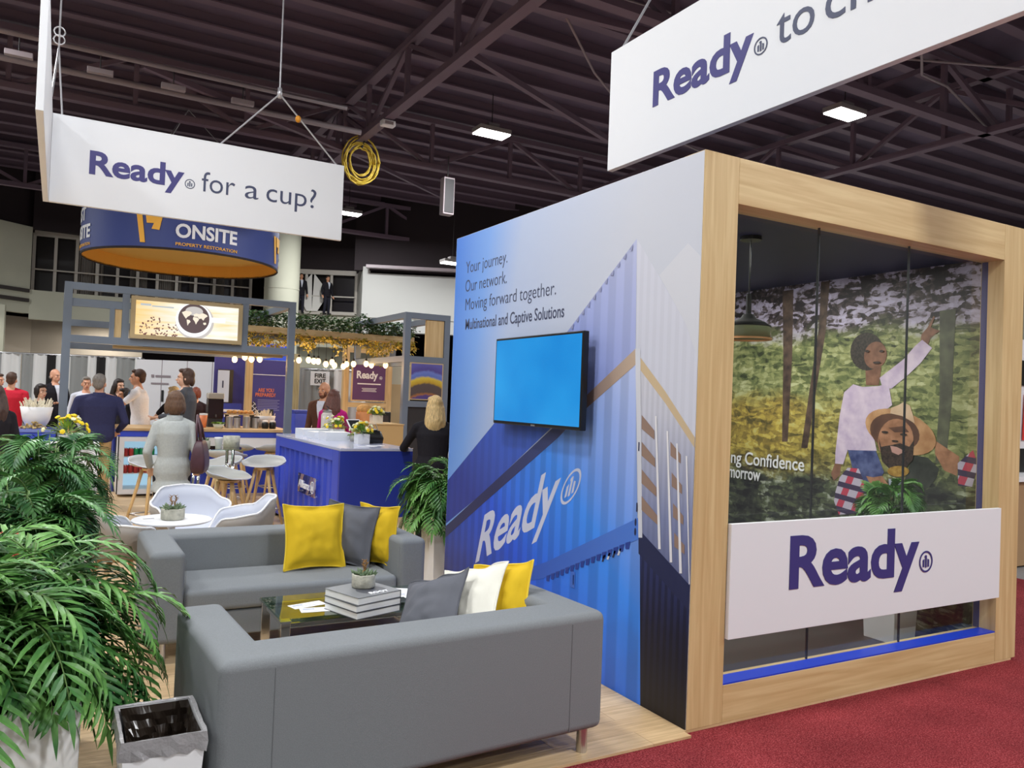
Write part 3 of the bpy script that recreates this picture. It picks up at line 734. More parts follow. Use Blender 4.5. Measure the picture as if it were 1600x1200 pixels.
def EXTRA():
    out = []
    def oval(y, z, ry, rz): return [(y + ry * cos(t * pi / 6), z + rz * sin(t * pi / 6)) for t in range(12)]
    c0 = WALL_ART['beam_low'][0]; c1 = WALL_ART['beam_low'][5]
    for f in (.28, .72): out.append((oval(c0[0] + .035, c0[1] + (c1[1] - c0[1]) * f, .008, .022), K_NV))
    y0, z0 = WALL_ART['lower_left'][0]; y1, z1 = WALL_ART['lower_left'][1]
    for i in range(4):
        f = .16 + .05 * i; y, z = y0 + (y1 - y0) * f, z0 + (z1 - z0) * f - .02
        out.append(([(y, z), (y + .018, z - .003), (y + .038, z - .045), (y + .02, z - .043)], K_NV if i % 2 else K_PL))
    f = .62; y, z = y0 + (y1 - y0) * f, z0 + (z1 - z0) * f - .05
    out.append(([(y, z), (y + .05, z), (y + .05, z - .10), (y, z - .10)], K_BL)); out.append(([(y + .012, z - .02), (y + .02, z - .02), (y + .02, z - .08), (y + .012, z - .08)], K_NV))
    for i in range(16):
        f = .08 + .055 * i; y, z = y0 + (y1 - y0) * f, z0 + (z1 - z0) * f
        out.append(([(y, z), (y + .045, z - .016), (y + .045, z - .05), (y + .012, z - .045)], K_NB))
    (ya, za), (yb, zb) = WALL_ART['upper_left'][0], WALL_ART['upper_left'][1]
    for i in range(22):
        f = (i + .5) / 22 * 1.9; y, z = ya + (yb - ya) * f, za + (zb - za) * f
        if y < 4.9: out.append(([(y, z - .004), (y + .035, z - .034), (y + .008, z - .042)], K_SLT))
    for yy, zz in ((3.56, 1.44), (3.56, 1.10)): out.append(([(yy, zz), (yy - .01, zz), (yy - .01, zz - .05), (yy, zz - .05)], K_NV))
    return out
K_NB = mat('print_notch_blue', srgb(40, 66, 152), .5)
K_SLT = mat('print_slate', srgb(150, 154, 190), .5)
b = MB(); mats = [K_BG]
b.plate([(XWALL, 3.106, .0), (XWALL, 6.055, .0), (XWALL, 6.055, 2.978), (XWALL, 3.106, 2.978)], (-.001, 0, 0))
for i, (k, mm) in enumerate(ART):
    if mm not in mats: mats.append(mm)
    b.mi = mats.index(mm)
    xx = XWALL - .0012 - .00025 * (i if i < 12 else 12 + (i > 19))
    b.plate([(xx, min(6.054, max(3.107, y)), min(2.97, max(.001, z))) for y, z in WALL_ART[k]], (-.0002, 0, 0))
# small printed details: corner castings, hazard marks, latch, ridge marks
def pq(pts, mm, k=15):
    if mm not in mats: mats.append(mm)
    b.mi = mats.index(mm); xx = XWALL - .0012 - .00025 * k
    b.plate([(xx, y, z) for y, z in pts], (-.0002, 0, 0))
for pts, mm in EXTRA(): pq(pts, mm)
b.mi = mats.index(K_NV)
pr = b.build('container_print', mats, room, W=True)
pr['label'] = 'blue and white picture of stacked shipping containers'
U, V = (0, -1, 0), (0, 0, 1)
XL = 2.8522
M_PRTXT = mat('print_grey_lettering', srgb(84, 92, 120), .5)
lettering([('Your journey.', 6.0 - 5.86, 2.665, .095, .69, -.006), ('Our network.', 6.0 - 5.858, 2.513, .095, .69, -.006), ('Moving forward together.', 6.0 - 5.845, 2.362, .095, 1.36, -.006),
           ('Multinational and Captive Solutions', 6.0 - 5.831, 2.205, .083, 1.455, .012)], M_SLATETXT, room, (2.8556, 6.0, 0), U, V, 'wall_lettering', lift=.0003, zf=.08)
ut = Vector((0, -.861, .413)).normalized(); vt = Vector((0, -.118, .371)).normalized()
M_CTXT = mat('print_white_lettering', srgb(206, 210, 232), .5)
lettering([('Ready', 0, 0, .385, 1.19, .02)], M_CTXT, room, (2.8544, 5.493, .393), ut, vt, 'container_lettering', lift=.0003, zf=.08)
emblem(M_CTXT, room, (2.8544, 5.493, .393), ut, vt, 1.36, .14, .118, lift=.0003, th=.0006)

# --- forest mural on the inner wall
def forest(nt, co, xyz, bs):
    y, z = xyz[1], xyz[2]
    mp = nt.nodes.new('ShaderNodeMapping'); mp.inputs['Scale'].default_value = (0, .55, 1); nt.links.new(co, mp.inputs['Vector'])
    n = nt.nodes.new('ShaderNodeTexNoise'); n.inputs['Scale'].default_value = 5; n.inputs['Detail'].default_value = 5; n.inputs['Roughness'].default_value = .6
    nt.links.new(mp.outputs[0], n.inputs['Vector'])
    wv = nt.nodes.new('ShaderNodeVectorMath'); wv.operation = 'MULTIPLY_ADD'; nt.links.new(n.outputs['Color'], wv.inputs[0]); wv.inputs[1].default_value = (0, .12, .12); nt.links.new(mp.outputs[0], wv.inputs[2])
    def cells(sc, sy, sz):
        m2 = nt.nodes.new('ShaderNodeMapping'); m2.inputs['Scale'].default_value = (0, sy, sz); m2.inputs['Rotation'].default_value = (.5, 0, 0); nt.links.new(wv.outputs[0], m2.inputs['Vector'])
        v = nt.nodes.new('ShaderNodeTexVoronoi'); v.inputs['Scale'].default_value = sc; nt.links.new(m2.outputs[0], v.inputs['Vector'])
        s = nt.nodes.new('ShaderNodeSeparateXYZ'); nt.links.new(v.outputs['Color'], s.inputs[0]); return s.outputs[0]
    c1, c2 = cells(16, 1.0, 2.2), cells(26, 2.0, 1.0)
    lf = math_node(nt, 'ADD', math_node(nt, 'MULTIPLY', n.outputs['Fac'], .75), math_node(nt, 'ADD', math_node(nt, 'MULTIPLY', c1, .22), math_node(nt, 'MULTIPLY', c2, .16)))
    leaf = ramp_node(nt, lf, [(.36, srgb(54, 62, 40)), (.5, srgb(108, 118, 72)), (.64, srgb(156, 160, 104)), (.8, srgb(198, 200, 152))])
    low = ramp_node(nt, lf, [(.40, srgb(32, 34, 36)), (.55, srgb(60, 64, 56)), (.68, srgb(94, 104, 74)), (.80, srgb(176, 182, 166))])
    mid = ramp_node(nt, lf, [(.36, srgb(92, 84, 48)), (.52, srgb(156, 134, 66)), (.66, srgb(206, 182, 84)), (.8, srgb(206, 204, 132))])
    top = ramp_node(nt, lf, [(.47, srgb(42, 34, 38)), (.56, srgb(88, 76, 74)), (.62, srgb(176, 166, 186)), (.78, srgb(206, 198, 224))])
    wob = math_node(nt, 'MULTIPLY_ADD', n.outputs['Fac'], .5, math_node(nt, 'ADD', z, -.25))
    def step(lo, hi):
        mr = nt.nodes.new('ShaderNodeMapRange'); mr.inputs[1].default_value = lo; mr.inputs[2].default_value = hi; nt.links.new(wob, mr.inputs[0]); return mr.outputs[0]
    ym = nt.nodes.new('ShaderNodeMapRange'); ym.inputs[1].default_value = -.9; ym.inputs[2].default_value = .5; nt.links.new(y, ym.inputs[0])
    c = mix_node(nt, step(1.05, 1.3), low, mix_node(nt, ym.outputs[0], leaf, mid))
    c = mix_node(nt, step(1.65, 1.85), c, leaf)
    return mix_node(nt, step(2.25, 2.4), c, top)
K_FOR = node_mat('mural_forest', forest, .5)
def fabric(name, a, c2, sc):
    def fn(nt, co, xyz, bs):
        n = nt.nodes.new('ShaderNodeTexNoise'); n.inputs['Scale'].default_value = sc; n.inputs['Detail'].default_value = 5; nt.links.new(co, n.inputs['Vector'])
        return ramp_node(nt, n.outputs['Fac'], [(.35, srgb(*a)), (.65, srgb(*c2))])
    return node_mat(name, fn, .5)
def plaid(nt, co, xyz, bs):
    def band(v, f):
        return math_node(nt, 'GREATER_THAN', math_node(nt, 'SINE', math_node(nt, 'MULTIPLY', v, f)), .25)
    a = band(math_node(nt, 'ADD', xyz[1], math_node(nt, 'MULTIPLY', xyz[2], .4)), 42); c2 = band(math_node(nt, 'SUBTRACT', xyz[2], math_node(nt, 'MULTIPLY', xyz[1], .12)), 60)
    m1 = mix_node(nt, a, srgb(196, 186, 204), srgb(196, 70, 92)); return mix_node(nt, c2, m1, srgb(66, 54, 84))
K = dict(trunk=fabric('mural_trunk', (58, 46, 42), (104, 84, 70), 12), trunk2=fabric('mural_grey_trunk', (78, 78, 66), (104, 106, 84), 10), pale=fabric('mural_pale_light', (168, 178, 150), (206, 212, 190), 8),
         shrub=fabric('mural_dark_shrub', (34, 34, 36), (92, 96, 80), 18), yellow=fabric('mural_yellow_leaves', (178, 140, 40), (226, 196, 70), 14), hair=fabric('mural_dark_hair', (40, 36, 34), (74, 66, 58), 60),
         skin=fabric('mural_skin', (120, 84, 66), (150, 108, 86), 14), skin2=fabric('mural_tan_skin', (150, 104, 76), (188, 136, 104), 14), shirt=fabric('mural_lilac_shirt', (196, 176, 204), (224, 206, 222), 10),
         jeans=fabric('mural_denim', (52, 62, 110), (96, 106, 152), 14), plaid=node_mat('mural_plaid', plaid, .5), tee=fabric('mural_grey_tee', (140, 146, 168), (170, 176, 192), 10),
         jacket=fabric('mural_dark_jacket', (40, 44, 40), (66, 70, 62), 12), hat=fabric('mural_tan_hat', (168, 118, 78), (206, 160, 116), 8), hatin=fabric('mural_hat_shadow', (84, 56, 46), (112, 76, 58), 8),
         crown=fabric('mural_hat_crown', (206, 172, 140), (224, 194, 164), 8), beard=fabric('mural_beard', (40, 32, 30), (78, 62, 54), 60), mouth=mat('mural_mouth', srgb(196, 150, 140), .5), sky=fabric('mural_pale_sky', (168, 176, 186), (196, 204, 206), 6), collar=fabric('mural_mustard', (150, 110, 40), (190, 150, 70), 30))
FART = [('trunk0', 'trunk'), ('trunk1', 'trunk'), ('trunk2', 'trunk2'), ('jacket', 'jacket'), ('arm2', 'skin2'), ('plaid1', 'plaid'), ('hand1', 'skin'), ('neck', 'skin'), ('hair', 'hair'), ('face', 'skin'), ('hand', 'skin'),
        ('raised', 'shirt'), ('shirt', 'shirt'), ('sleeve', 'shirt'), ('jeans', 'jeans'), ('tee', 'tee'), ('brim', 'hat'), ('inner', 'hatin'), ('plaid', 'plaid'), ('mface', 'skin2'), ('shade', 'hatin'), ('beard', 'beard'), ('mouth', 'mouth'), ('crown', 'crown'), ('collar', 'collar'), ('manhand', 'skin2')]
XMUR = 5.70
b = MB(); mats = [K_FOR]
b.plate([(XMUR, 3.262, .03), (XMUR, 5.99, .03), (XMUR, 5.99, 2.775), (XMUR, 3.262, 2.775)], (-.001, 0, 0))
for i, (k, mk) in enumerate(FART):
    mm = K[mk]
    if mm not in mats: mats.append(mm)
    b.mi = mats.index(mm)
    xx = XMUR - .0015 - .0003 * i
    b.plate([(xx, min(5.98, max(3.27, y)), min(2.77, z)) for y, z in FOREST_ART[k]], (-.0002, 0, 0))
# simple features of the two portrait faces
b.mi = mats.index(K['beard'])
def dot(px, py, ry, rz, k=40):
    b.plate([(XMUR - .0015 - .0003 * k, px + ry * cos(t * pi / 5), py + rz * sin(t * pi / 5)) for t in range(10)], (-.0004, 0, 0))
fb = FOREST_ART['face']; fy = sum(p[0] for p in fb) / len(fb); fz = sum(p[1] for p in fb) / len(fb)
for dy, dz, ry, rz in ((.07, .035, .02, .010), (-.06, .03, .02, .010), (-.02, -.06, .035, .010)): dot(fy + dy, fz + dz, ry, rz)
fb = FOREST_ART['mface']; fy = sum(p[0] for p in fb) / len(fb); fz = sum(p[1] for p in fb) / len(fb)
for dy, dz, ry, rz in ((.09, .06, .03, .010), (-.07, .05, .03, .010), (.0, -.005, .03, .008)): dot(fy + dy, fz + dz, ry, rz)
mu = b.build('forest_mural', mats, room, W=True)
mu['label'] = 'forest picture of a child riding on the shoulders of a bearded man in a hat'
lettering([('ng Confidence', 6.0 - 5.674, 1.125, .115, .87, .008), ('morrow', 6.0 - 5.70, .985, .115, .40, .008)], M_WHITETXT, room, (5.686, 6.0, 0), U, V, 'mural_lettering', lift=.001)
# pendant inside
t = thing('pendant_lamp', 'black dome pendant with smoked glass skirt behind the glass front', 'lamp', (3.90, 3.78, 2.10))
MB().lathe([(.02, .17), (.035, .165), (.05, .14), (.11, .115), (.145, .085), (.135, .085), (.10, .105), (.02, .15)], n=28).build('shade', mat('matt_black', srgb(16, 16, 18), .85, spec=.2), t, smooth=True)
MB().lathe([(.142, .085), (.150, .012), (.146, .012), (.138, .085)], n=28, caps=False).build('glass_skirt', mat('smoked_glass', srgb(104, 108, 78), .2, alpha=1), t, smooth=True)
MB().lathe([(.146, 0), (.154, 0), (.154, .012), (.146, .012), (.146, 0)], n=28, caps=False).build('rim', mat('copper_rim', srgb(206, 150, 104), .3, .6), t)
MB().tube([(0, 0, .16), (0, 0, .30)], .017, 10).build('socket', M_BLACK, t); MB().tube([(0, 0, .3), (0, 0, .66)], .005, 6).build('cord', M_BLACK, t); MB().lathe([(.07, .65), (.07, .675)], n=20).build('canopy', M_BLACK, t)
bulb = MB().ell((0, 0, .08), .03).build('bulb', mat('warm_bulb', (1, .78, .5, 1), .4, emit=6), t, smooth=True)
l = bpy.data.lights.new('room_fill_light', 'AREA'); l.energy = 62; l.size = 1.6; l.size_y = 1.6; l.shape = 'RECTANGLE'; l.color = (1, .95, .9)
o = bpy.data.objects.new('room_fill_light', l); COL.objects.link(o); o.location = (4.2, 4.7, 2.76)  # unseen area light without a fixture, added to brighten the mural
# name panel across the opening
t = thing('sign_panel', 'white name board spanning the lower glass of the timber frame', 'sign', (4.34, 3.08, .44))
MB().box(3.098, 5.588, 3.072, 3.098, .44, 1.043).build('board', M_SIGN, t, bevel=.002, W=True)
lettering([('Ready', 3.542, .676, .272, 1.15, .028)], M_NAVYTXT, t, (0, 3.071, 0), (1, 0, 0), (0, 0, 1), lift=.001)
emblem(M_NAVYTXT, t, (0, 3.071, 0), (1, 0, 0), (0, 0, 1), 4.765, .738, .067, lift=.001)

# ------------------------------------------------------------ wall screen
t = thing('television', 'wide flat screen showing plain bright blue on the printed wall', 'television', (2.80, 4.557, 1.48))
MB().box(2.757, 2.800, 4.0, 5.114, 1.478, 2.088).build('bezel', M_BLACK, t, bevel=.006, W=True)
def scr(nt, co, xyz, bs):
    n = nt.nodes.new('ShaderNodeTexNoise'); n.inputs['Scale'].default_value = 1.6; nt.links.new(co, n.inputs['Vector'])
    c = ramp_node(nt, n.outputs['Fac'], [(.3, srgb(22, 140, 226)), (.7, srgb(44, 168, 246))])
    nt.links.new(c, bs.inputs['Emission Color']); bs.inputs['Emission Strength'].default_value = .85
    bs.inputs['Base Color'].default_value = (.01, .02, .03, 1)
MB().box(2.7555, 2.757, 4.016, 5.098, 1.50, 2.072).build('screen', node_mat('blue_screen', scr, .15), t, W=True)
MB().box(2.800, 2.832, 4.35, 4.75, 1.55, 1.95).build('back_housing', M_BLACK, t, bevel=.01, W=True); MB().box(2.832, 2.8515, 4.45, 4.65, 1.62, 1.9).build('wall_bracket', M_DARK, t, W=True)
MB().box(2.754, 2.757, 4.53, 4.58, 1.481, 1.492).build('maker_badge', M_STEEL, t, W=True)

# ------------------------------------------------------------ hanging signs
t = thing('hanging_sign', 'white L-shaped hanging sign reading Ready for a cup over the cafe', 'sign', (1.6, 11.2, 3.85))
MB().box(-.19, 3.463, 11.24, 11.30, 3.85, 4.935).build('front_board', M_SIGN, t, bevel=.004, W=True)
MB().box(-.25, -.192, 7.53, 11.30, 3.85, 4.935).build('side_board', M_SIGN, t, bevel=.004, W=True)
lettering([('Ready', .228, 4.27, .273, 1.10, .028)], M_NAVYTXT, t, (0, 11.239, 0), (1, 0, 0), (0, 0, 1), lift=.001)
for w_ in (('for', 1.545, 4.255, .262, .425, -.004), ('a', 2.10, 4.255, .262, .18, -.004), ('cup?', 2.385, 4.255, .262, .69, -.004)): lettering([w_], M_SLATETXT, t, (0, 11.239, 0), (1, 0, 0), (0, 0, 1), 'light_lettering', lift=.001)
emblem(M_SLATETXT, t, (0, 11.239, 0), (1, 0, 0), (0, 0, 1), 1.40, 4.325, .063, lift=.001)
b = MB(); Y = 11.27
for a, c in (((1.76, Y, 4.93), (2.513, Y, 5.775)), ((3.36, Y, 4.93), (2.513, Y, 5.775)), ((2.513, Y, 5.775), (2.5, Y, 9.42)), ((-.09, Y, 4.93), (-.16, Y, 5.75)), ((-.2, 10.6, 4.93), (-.16, Y, 5.75)), ((-.16, Y, 5.75), (-.16, Y, 9.42)), ((-.22, 7.6, 4.93), (-.22, 7.6, 9.42))):
    MB().tube([a, c], .012, 6).build('suspension_cable', M_CABLE, t, W=True)
MB().tube([(2.513, Y, 5.72), (2.513, Y, 5.86)], .03, 8).build('shackle', M_CABLE, t, W=True, smooth=True); b = MB()
for k in range(2): b.tube([(-.16 + .06 * cos(a * pi / 6), Y, 5.85 + .10 * k + .06 * sin(a * pi / 6)) for a in range(13)], .01, 6)
b.build('shackle', M_CABLE, t, W=True, smooth=True)
MB().ell((2.78, Y, 5.48), (.04, .04, .05)).build('cable_tag', mat('amber_tag', srgb(226, 150, 30), .5), t, W=True)

t = thing('hanging_sign', 'white hanging sign reading Ready to ch above the timber framed stand', 'sign', (4.47, 4.0, 3.85))
MB().box(4.44, 4.50, .9, 6.15, 3.85, 4.985).build('front_board', M_SIGN, t, bevel=.004, W=True)
lettering([('Ready', 6.15 - 5.504, 4.275, .29, 1.165, .028)], M_NAVYTXT, t, (4.439, 6.15, 0), U, V, lift=.001)
lettering([('to', 6.15 - 4.115, 4.295, .275, .335, 0), ('ch', 6.15 - 3.69, 4.30, .29, .37, 0)], M_SLATETXT, t, (4.439, 6.15, 0), U, V, 'light_lettering', lift=.001)
emblem(M_SLATETXT, t, (4.439, 6.15, 0), U, V, 6.15 - 4.265, 4.35, .066, lift=.001)
b = MB()
for y0 in (6.02, 3.4, 1.2): MB().tube([(4.47, y0, 4.98), (6.22, y0 + .2, 7.96)], .012, 6).build('suspension_cable', M_CABLE, t, W=True)

# ------------------------------------------------------------ sofas
SW, SD, SH = 1.76, .88, .67
def make_sofa(label, loc, rz):
    t = thing('sofa', label, 'sofa', loc, rz, None)
    aw, bt = .20, .26
    P = [(0, 0), (SW, 0), (SW, SD), (SW - aw, SD), (SW - aw, bt), (aw, bt), (aw, SD), (0, SD)]
    b = MB(); b.plate([(x, y, .12) for x, y in P], (0, 0, SH - .12))
    fr = b.build('upholstered_frame', M_SOFA, t, bevel=.04, seg=4)
    MB().box(aw + .004, SW - aw - .004, bt, SD - .03, .13, .29).build('base', M_SOFA, t, bevel=.015, seg=2)
    b = MB(); n = 14
    x0, x1, y0, y1 = aw + .006, SW - aw - .006, bt + .005, SD + .005
    b.box(x0, x1, y0, y1, .295, .43); b.build('seat_cushion', M_SOFA, t, bevel=.035, seg=4)
    M_ST = mat('sofa_seam', srgb(112, 115, 118), .9)
    b = MB()
    for x in (aw, SW - aw):
        b.tube([(x, -.0005, .14), (x, -.0005, SH - .04), (x, .04, SH - .0005)], .0022, 5)
        b.tube([(x + (.0 if x < 1 else 0), SD + .0005, .14), (x, SD + .0005, SH - .05)], .0015, 5)
    b.build('seam', M_ST, fr)
    for x, y in ((.07, .07), (SW - .07, .07), (.09, SD - .08), (SW - .09, SD - .08)):
        MB().lathe([(.026, 0), (.026, .125)], (x, y, 0), 16).build('leg', M_STEEL, t)
    return t
NS_R = .045
make_sofa('grey two-seat sofa in the foreground, seen from behind', (.545, 2.985, 0), NS_R)
make_sofa('grey two-seat sofa facing the camera behind the glass table', (2.275, 6.0, 0), pi)

M_YEL = mat('yellow_cushion_cotton', srgb(214, 178, 20), .85, noise=.05, nscale=10, bump=.2, bscale=500)
M_YEL2 = mat('yellow_cushion_piping', srgb(228, 196, 50), .8)
M_GRC = mat('charcoal_cushion_cotton', srgb(92, 94, 102), .85, noise=.06, nscale=12, bump=.2, bscale=500)
M_GRC2 = mat('charcoal_cushion_piping', srgb(78, 80, 88), .8)
M_WHC = mat('cream_cushion_cotton', srgb(226, 224, 212), .85, noise=.04, nscale=10, bump=.2, bscale=500)
def cushion(label, m, m2, loc, yaw, lean, roll=0.0, s=.235, seed=0):
    """square scatter cushion standing on its lower edge, face towards -Y before the yaw"""
    t = thing('cushion', label, 'cushion', loc)
    t.matrix_basis = Matrix.Translation(loc) @ Matrix.Rotation(yaw, 4, 'Z') @ Matrix.Rotation(lean, 4, 'X') @ Matrix.Rotation(roll, 4, 'Y')
    n = 22
    def pos(u, v, side):
        au, av = abs(u), abs(v)
        x = u * (1 - .10 * (1 - v * v)); z = v * (1 - .10 * (1 - u * u))
        e = max(0, 1 - (au / .9) ** 2.6) * max(0, 1 - (av / .9) ** 2.6)
        th = .068 * e ** .55 if e > 0 else .0
        w = .012 * mnoise.noise(Vector((u * 3 + seed, v * 3, side * 2.0))) * (1 if e > 0 else .6)
        sag = .012 * sin(u * 7 + seed) * (max(0, av - .8) / .2)
        return Vector((x * s, side * (th + .004) + w * (.4 + e) + sag, z * s + s))
    b = MB()
    for side in (-1, 1):
        g = [[b.bm.verts.new(pos(-1 + 2 * i / n, -1 + 2 * j / n, side)) for i in range(n + 1)] for j in range(n + 1)]
        for j in range(n):
            for i in range(n): b.bm.faces.new((g[j][i], g[j][i + 1], g[j + 1][i + 1], g[j + 1][i]))
    b.build('cover', m, t, smooth=True)
    rim = [(-1 + 2 * i / n, -1) for i in range(n)] + [(1, -1 + 2 * i / n) for i in range(n)] + [(1 - 2 * i / n, 1) for i in range(n)] + [(-1, 1 - 2 * i / n) for i in range(n + 1)]
    MB().tube([(pos(u, v, -1) + pos(u, v, 1)) / 2 for u, v in rim], .0055, 6).build('piping', m2, t, smooth=True)
    return t
CU = [('yellow cushion leaning flat against the back of the far sofa', M_YEL, M_YEL2, (1.60, 5.47, .43), .10, -.24, .03, .225),
      ('charcoal cushion wedged between two yellow ones on the far sofa', M_GRC, M_GRC2, (1.82, 5.56, .43), -.90, -.20, .06, .22),
      ('yellow cushion turned edge-on in the right corner of the far sofa', M_YEL, M_YEL2, (2.045, 5.48, .43), -1.25, -.06, -.04, .215),
      ('charcoal cushion leaning on the others in the foreground sofa', M_GRC, M_GRC2, (1.58, 3.57, .465), -1.30, -.72, -.44, .192),
      ('cream cushion between charcoal and yellow on the foreground sofa', M_WHC, M_WHC, (1.78, 3.57, .45), -1.30, -.62, -.34, .205),
      ('yellow cushion against the right arm of the foreground sofa', M_YEL, M_YEL2, (1.965, 3.55, .445), -1.20, -.42, -.22, .195)]
for i, (lb, m, m2, loc, yaw, lean, roll, s) in enumerate(CU): cushion(lb, m, m2, loc, yaw, lean, roll, s, i * 3.1)

# ------------------------------------------------------------ coffee table and what lies on it
t = thing('coffee_table', 'low glass coffee table with chrome legs between the sofas', 'table', (1.6, 4.5, 0))
MB().box(1.07, 2.12, 4.25, 4.755, .437, .449).build('glass_top', M_TABLEGLASS, t, bevel=.003, W=True)
for x, y in ((1.10, 4.28), (2.09, 4.28), (1.10, 4.725), (2.09, 4.725)):
    lg = MB().box(x - .025, x + .025, y - .025, y + .025, 0, .43).build('leg', M_CHROME, t, bevel=.003, W=True)
    MB().box(x - .03, x + .03, y - .03, y + .03, .43, .437).build('corner_cap', M_CHROME, lg, W=True)
b = MB()
for a, c in (((1.10, 4.28), (2.09, 4.28)), ((1.10, 4.725), (2.09, 4.725)), ((1.10, 4.28), (1.10, 4.725)), ((2.09, 4.28), (2.09, 4.725))): b.beam((a[0], a[1], .41), (c[0], c[1], .41), .02)
b.build('rail', M_CHROME, t, W=True)
MB().box(1.12, 2.07, 4.30, 4.70, .40, .404).build('lower_shelf', mat('smoked_shelf', srgb(60, 62, 62), .15), t, W=True)
M_COV = mat('grey_book_cover', srgb(120, 122, 124), .5); M_COV2 = mat('dark_book_cover', srgb(72, 74, 80), .5); M_PAGES = mat('page_block', srgb(234, 234, 232), .8, noise=.04, nscale=200, stretch=(1, 1, 20))
BOOK = [(.449, .038, .30, .30, .32, M_COV2, 'bottom book of the stack under the small concrete pot'), (.487, .038, .305, .30, .31, M_COV2, 'middle book of the stack under the small concrete pot'), (.525, .040, .30, .30, .34, M_COV, 'grey-covered top book of the stack, carrying the concrete pot')]
for z, h, w, d, rz, mc, lb in BOOK:
    t = thing('book', lb, 'book', (1.53, 4.29, z), rz, 'coffee table books')
    MB().box(-w / 2 + .004, w / 2 - .004, -d / 2 + .004, d / 2 - .004, .003, h - .003).build('pages', M_PAGES, t)
    b = MB(); b.box(-w / 2, w / 2, -d / 2, d / 2, 0, .003); b.box(-w / 2, w / 2, -d / 2, d / 2, h - .003, h); b.box(w / 2 - .003, w / 2, -d / 2, d / 2, .003, h - .003); b.build('cover', mc, t)
    if z > .52:
        MB().lathe([(.085, h), (.085, h + .0008)], (.02, -.045, 0), 28).build('cover_disc', M_COV2, t)
        lettering([('ROOT', 0, 0, .03, .12, .03)], M_WHITETXT, t, Vector((1.53, 4.29, z + h + .001)) + Matrix.Rotation(rz, 3, 'Z') @ Vector((-.04, -.12, 0)), Matrix.Rotation(rz - .1, 3, 'Z') @ Vector((1, 0, 0)), Matrix.Rotation(rz - .1, 3, 'Z') @ Vector((0, 1, 0)), 'cover_lettering', lift=.0005)
M_SUC = mat('succulent_green', srgb(104, 124, 92), .6, noise=.3, nscale=30); M_SUC2 = mat('dry_stalk', srgb(150, 112, 66), .8, noise=.3, nscale=40)
def succulent(label, loc, r, h, seed, tall=.08):
    random.seed(seed)
    t = thing('succulent_pot', label, 'plant', loc)
    MB().lathe([(r * .9, 0), (r, h * .12), (r, h * .95), (r * .97, h), (r * .86, h), (r * .84, h * .8), (.001, h * .8)], n=28).build('pot', M_CONC, t, bevel=0, smooth=True)
    MB().lathe([(r * .84, h * .79), (r * .8, h * .86), (.001, h * .88)], n=20).build('soil', M_SOIL, t)
    b = MB()
    for k in range(46):
        a = random.uniform(0, 2 * pi); q = random.uniform(0, r * .8); e = random.uniform(.3, 1.3)
        L = random.uniform(.025, .05) * r / .07
        c = Vector((q * cos(a), q * sin(a), h * .86)); d = Vector((cos(a) * cos(e), sin(a) * cos(e), sin(e)))
        b.tube([c, c + d * L * .5, c + d * L], [.004 * r / .07, .009 * r / .07, .001], 6)
    b.build('leaves', M_SUC, t, smooth=True)
    b = MB()
    for k in range(2):
        x0 = random.uniform(-.2, .2) * r
        pts = [Vector((x0 + .006 * sin(j * 1.4 + k * 3), .005 * cos(j * 1.4 + k * 3), h * .86 + tall * j / 7)) for j in range(8)]
        b.tube(pts, .004 * r / .07, 6)
        for p in pts[2:]:
            for _ in range(3):
                a = random.uniform(0, 2 * pi); d = Vector((cos(a), sin(a), .7)) * .016 * r / .07; b.tube([p, p + d], [.003, .0008], 5)
    b.build('stalk', M_SUC2, t, smooth=True)
    return t
succulent('small round concrete pot of succulents on the stack of books', (1.545, 4.33, .566), .066, .075, 4)
M_CARD = mat('white_card', srgb(240, 240, 240), .6); M_INK = mat('card_print', srgb(170, 176, 196), .6)
CARDS = [(1.28, 4.50, .25, 'white brochure left of the book stack, lying farther back', 0), (1.31, 4.38, -.12, 'white brochure left of the book stack, lying nearer', .0008), (1.86, 4.66, -.5, 'white leaflet right of the books, farthest of the fan', 0),
         (1.90, 4.58, -.28, 'white leaflet right of the books, second of the fan', .0008), (1.90, 4.51, -.1, 'white leaflet right of the books, third of the fan', .0016), (1.95, 4.44, .08, 'white leaflet right of the books, nearest of the fan', .0024)]
for x, y, rz, lb, dz in CARDS:
    t = thing('leaflet', lb, 'leaflet', (x, y, .449 + dz), rz, 'leaflets on the glass table')
    MB().box(-.10, .10, -.045, .045, 0, .0008).build('sheet', M_CARD, t)
    b = MB(); b.box(-.085, -.02, .005, .03, .0008, .001); b.box(-.085, .05, -.02, -.012, .0008, .001); b.build('printed_lines', M_INK, t)

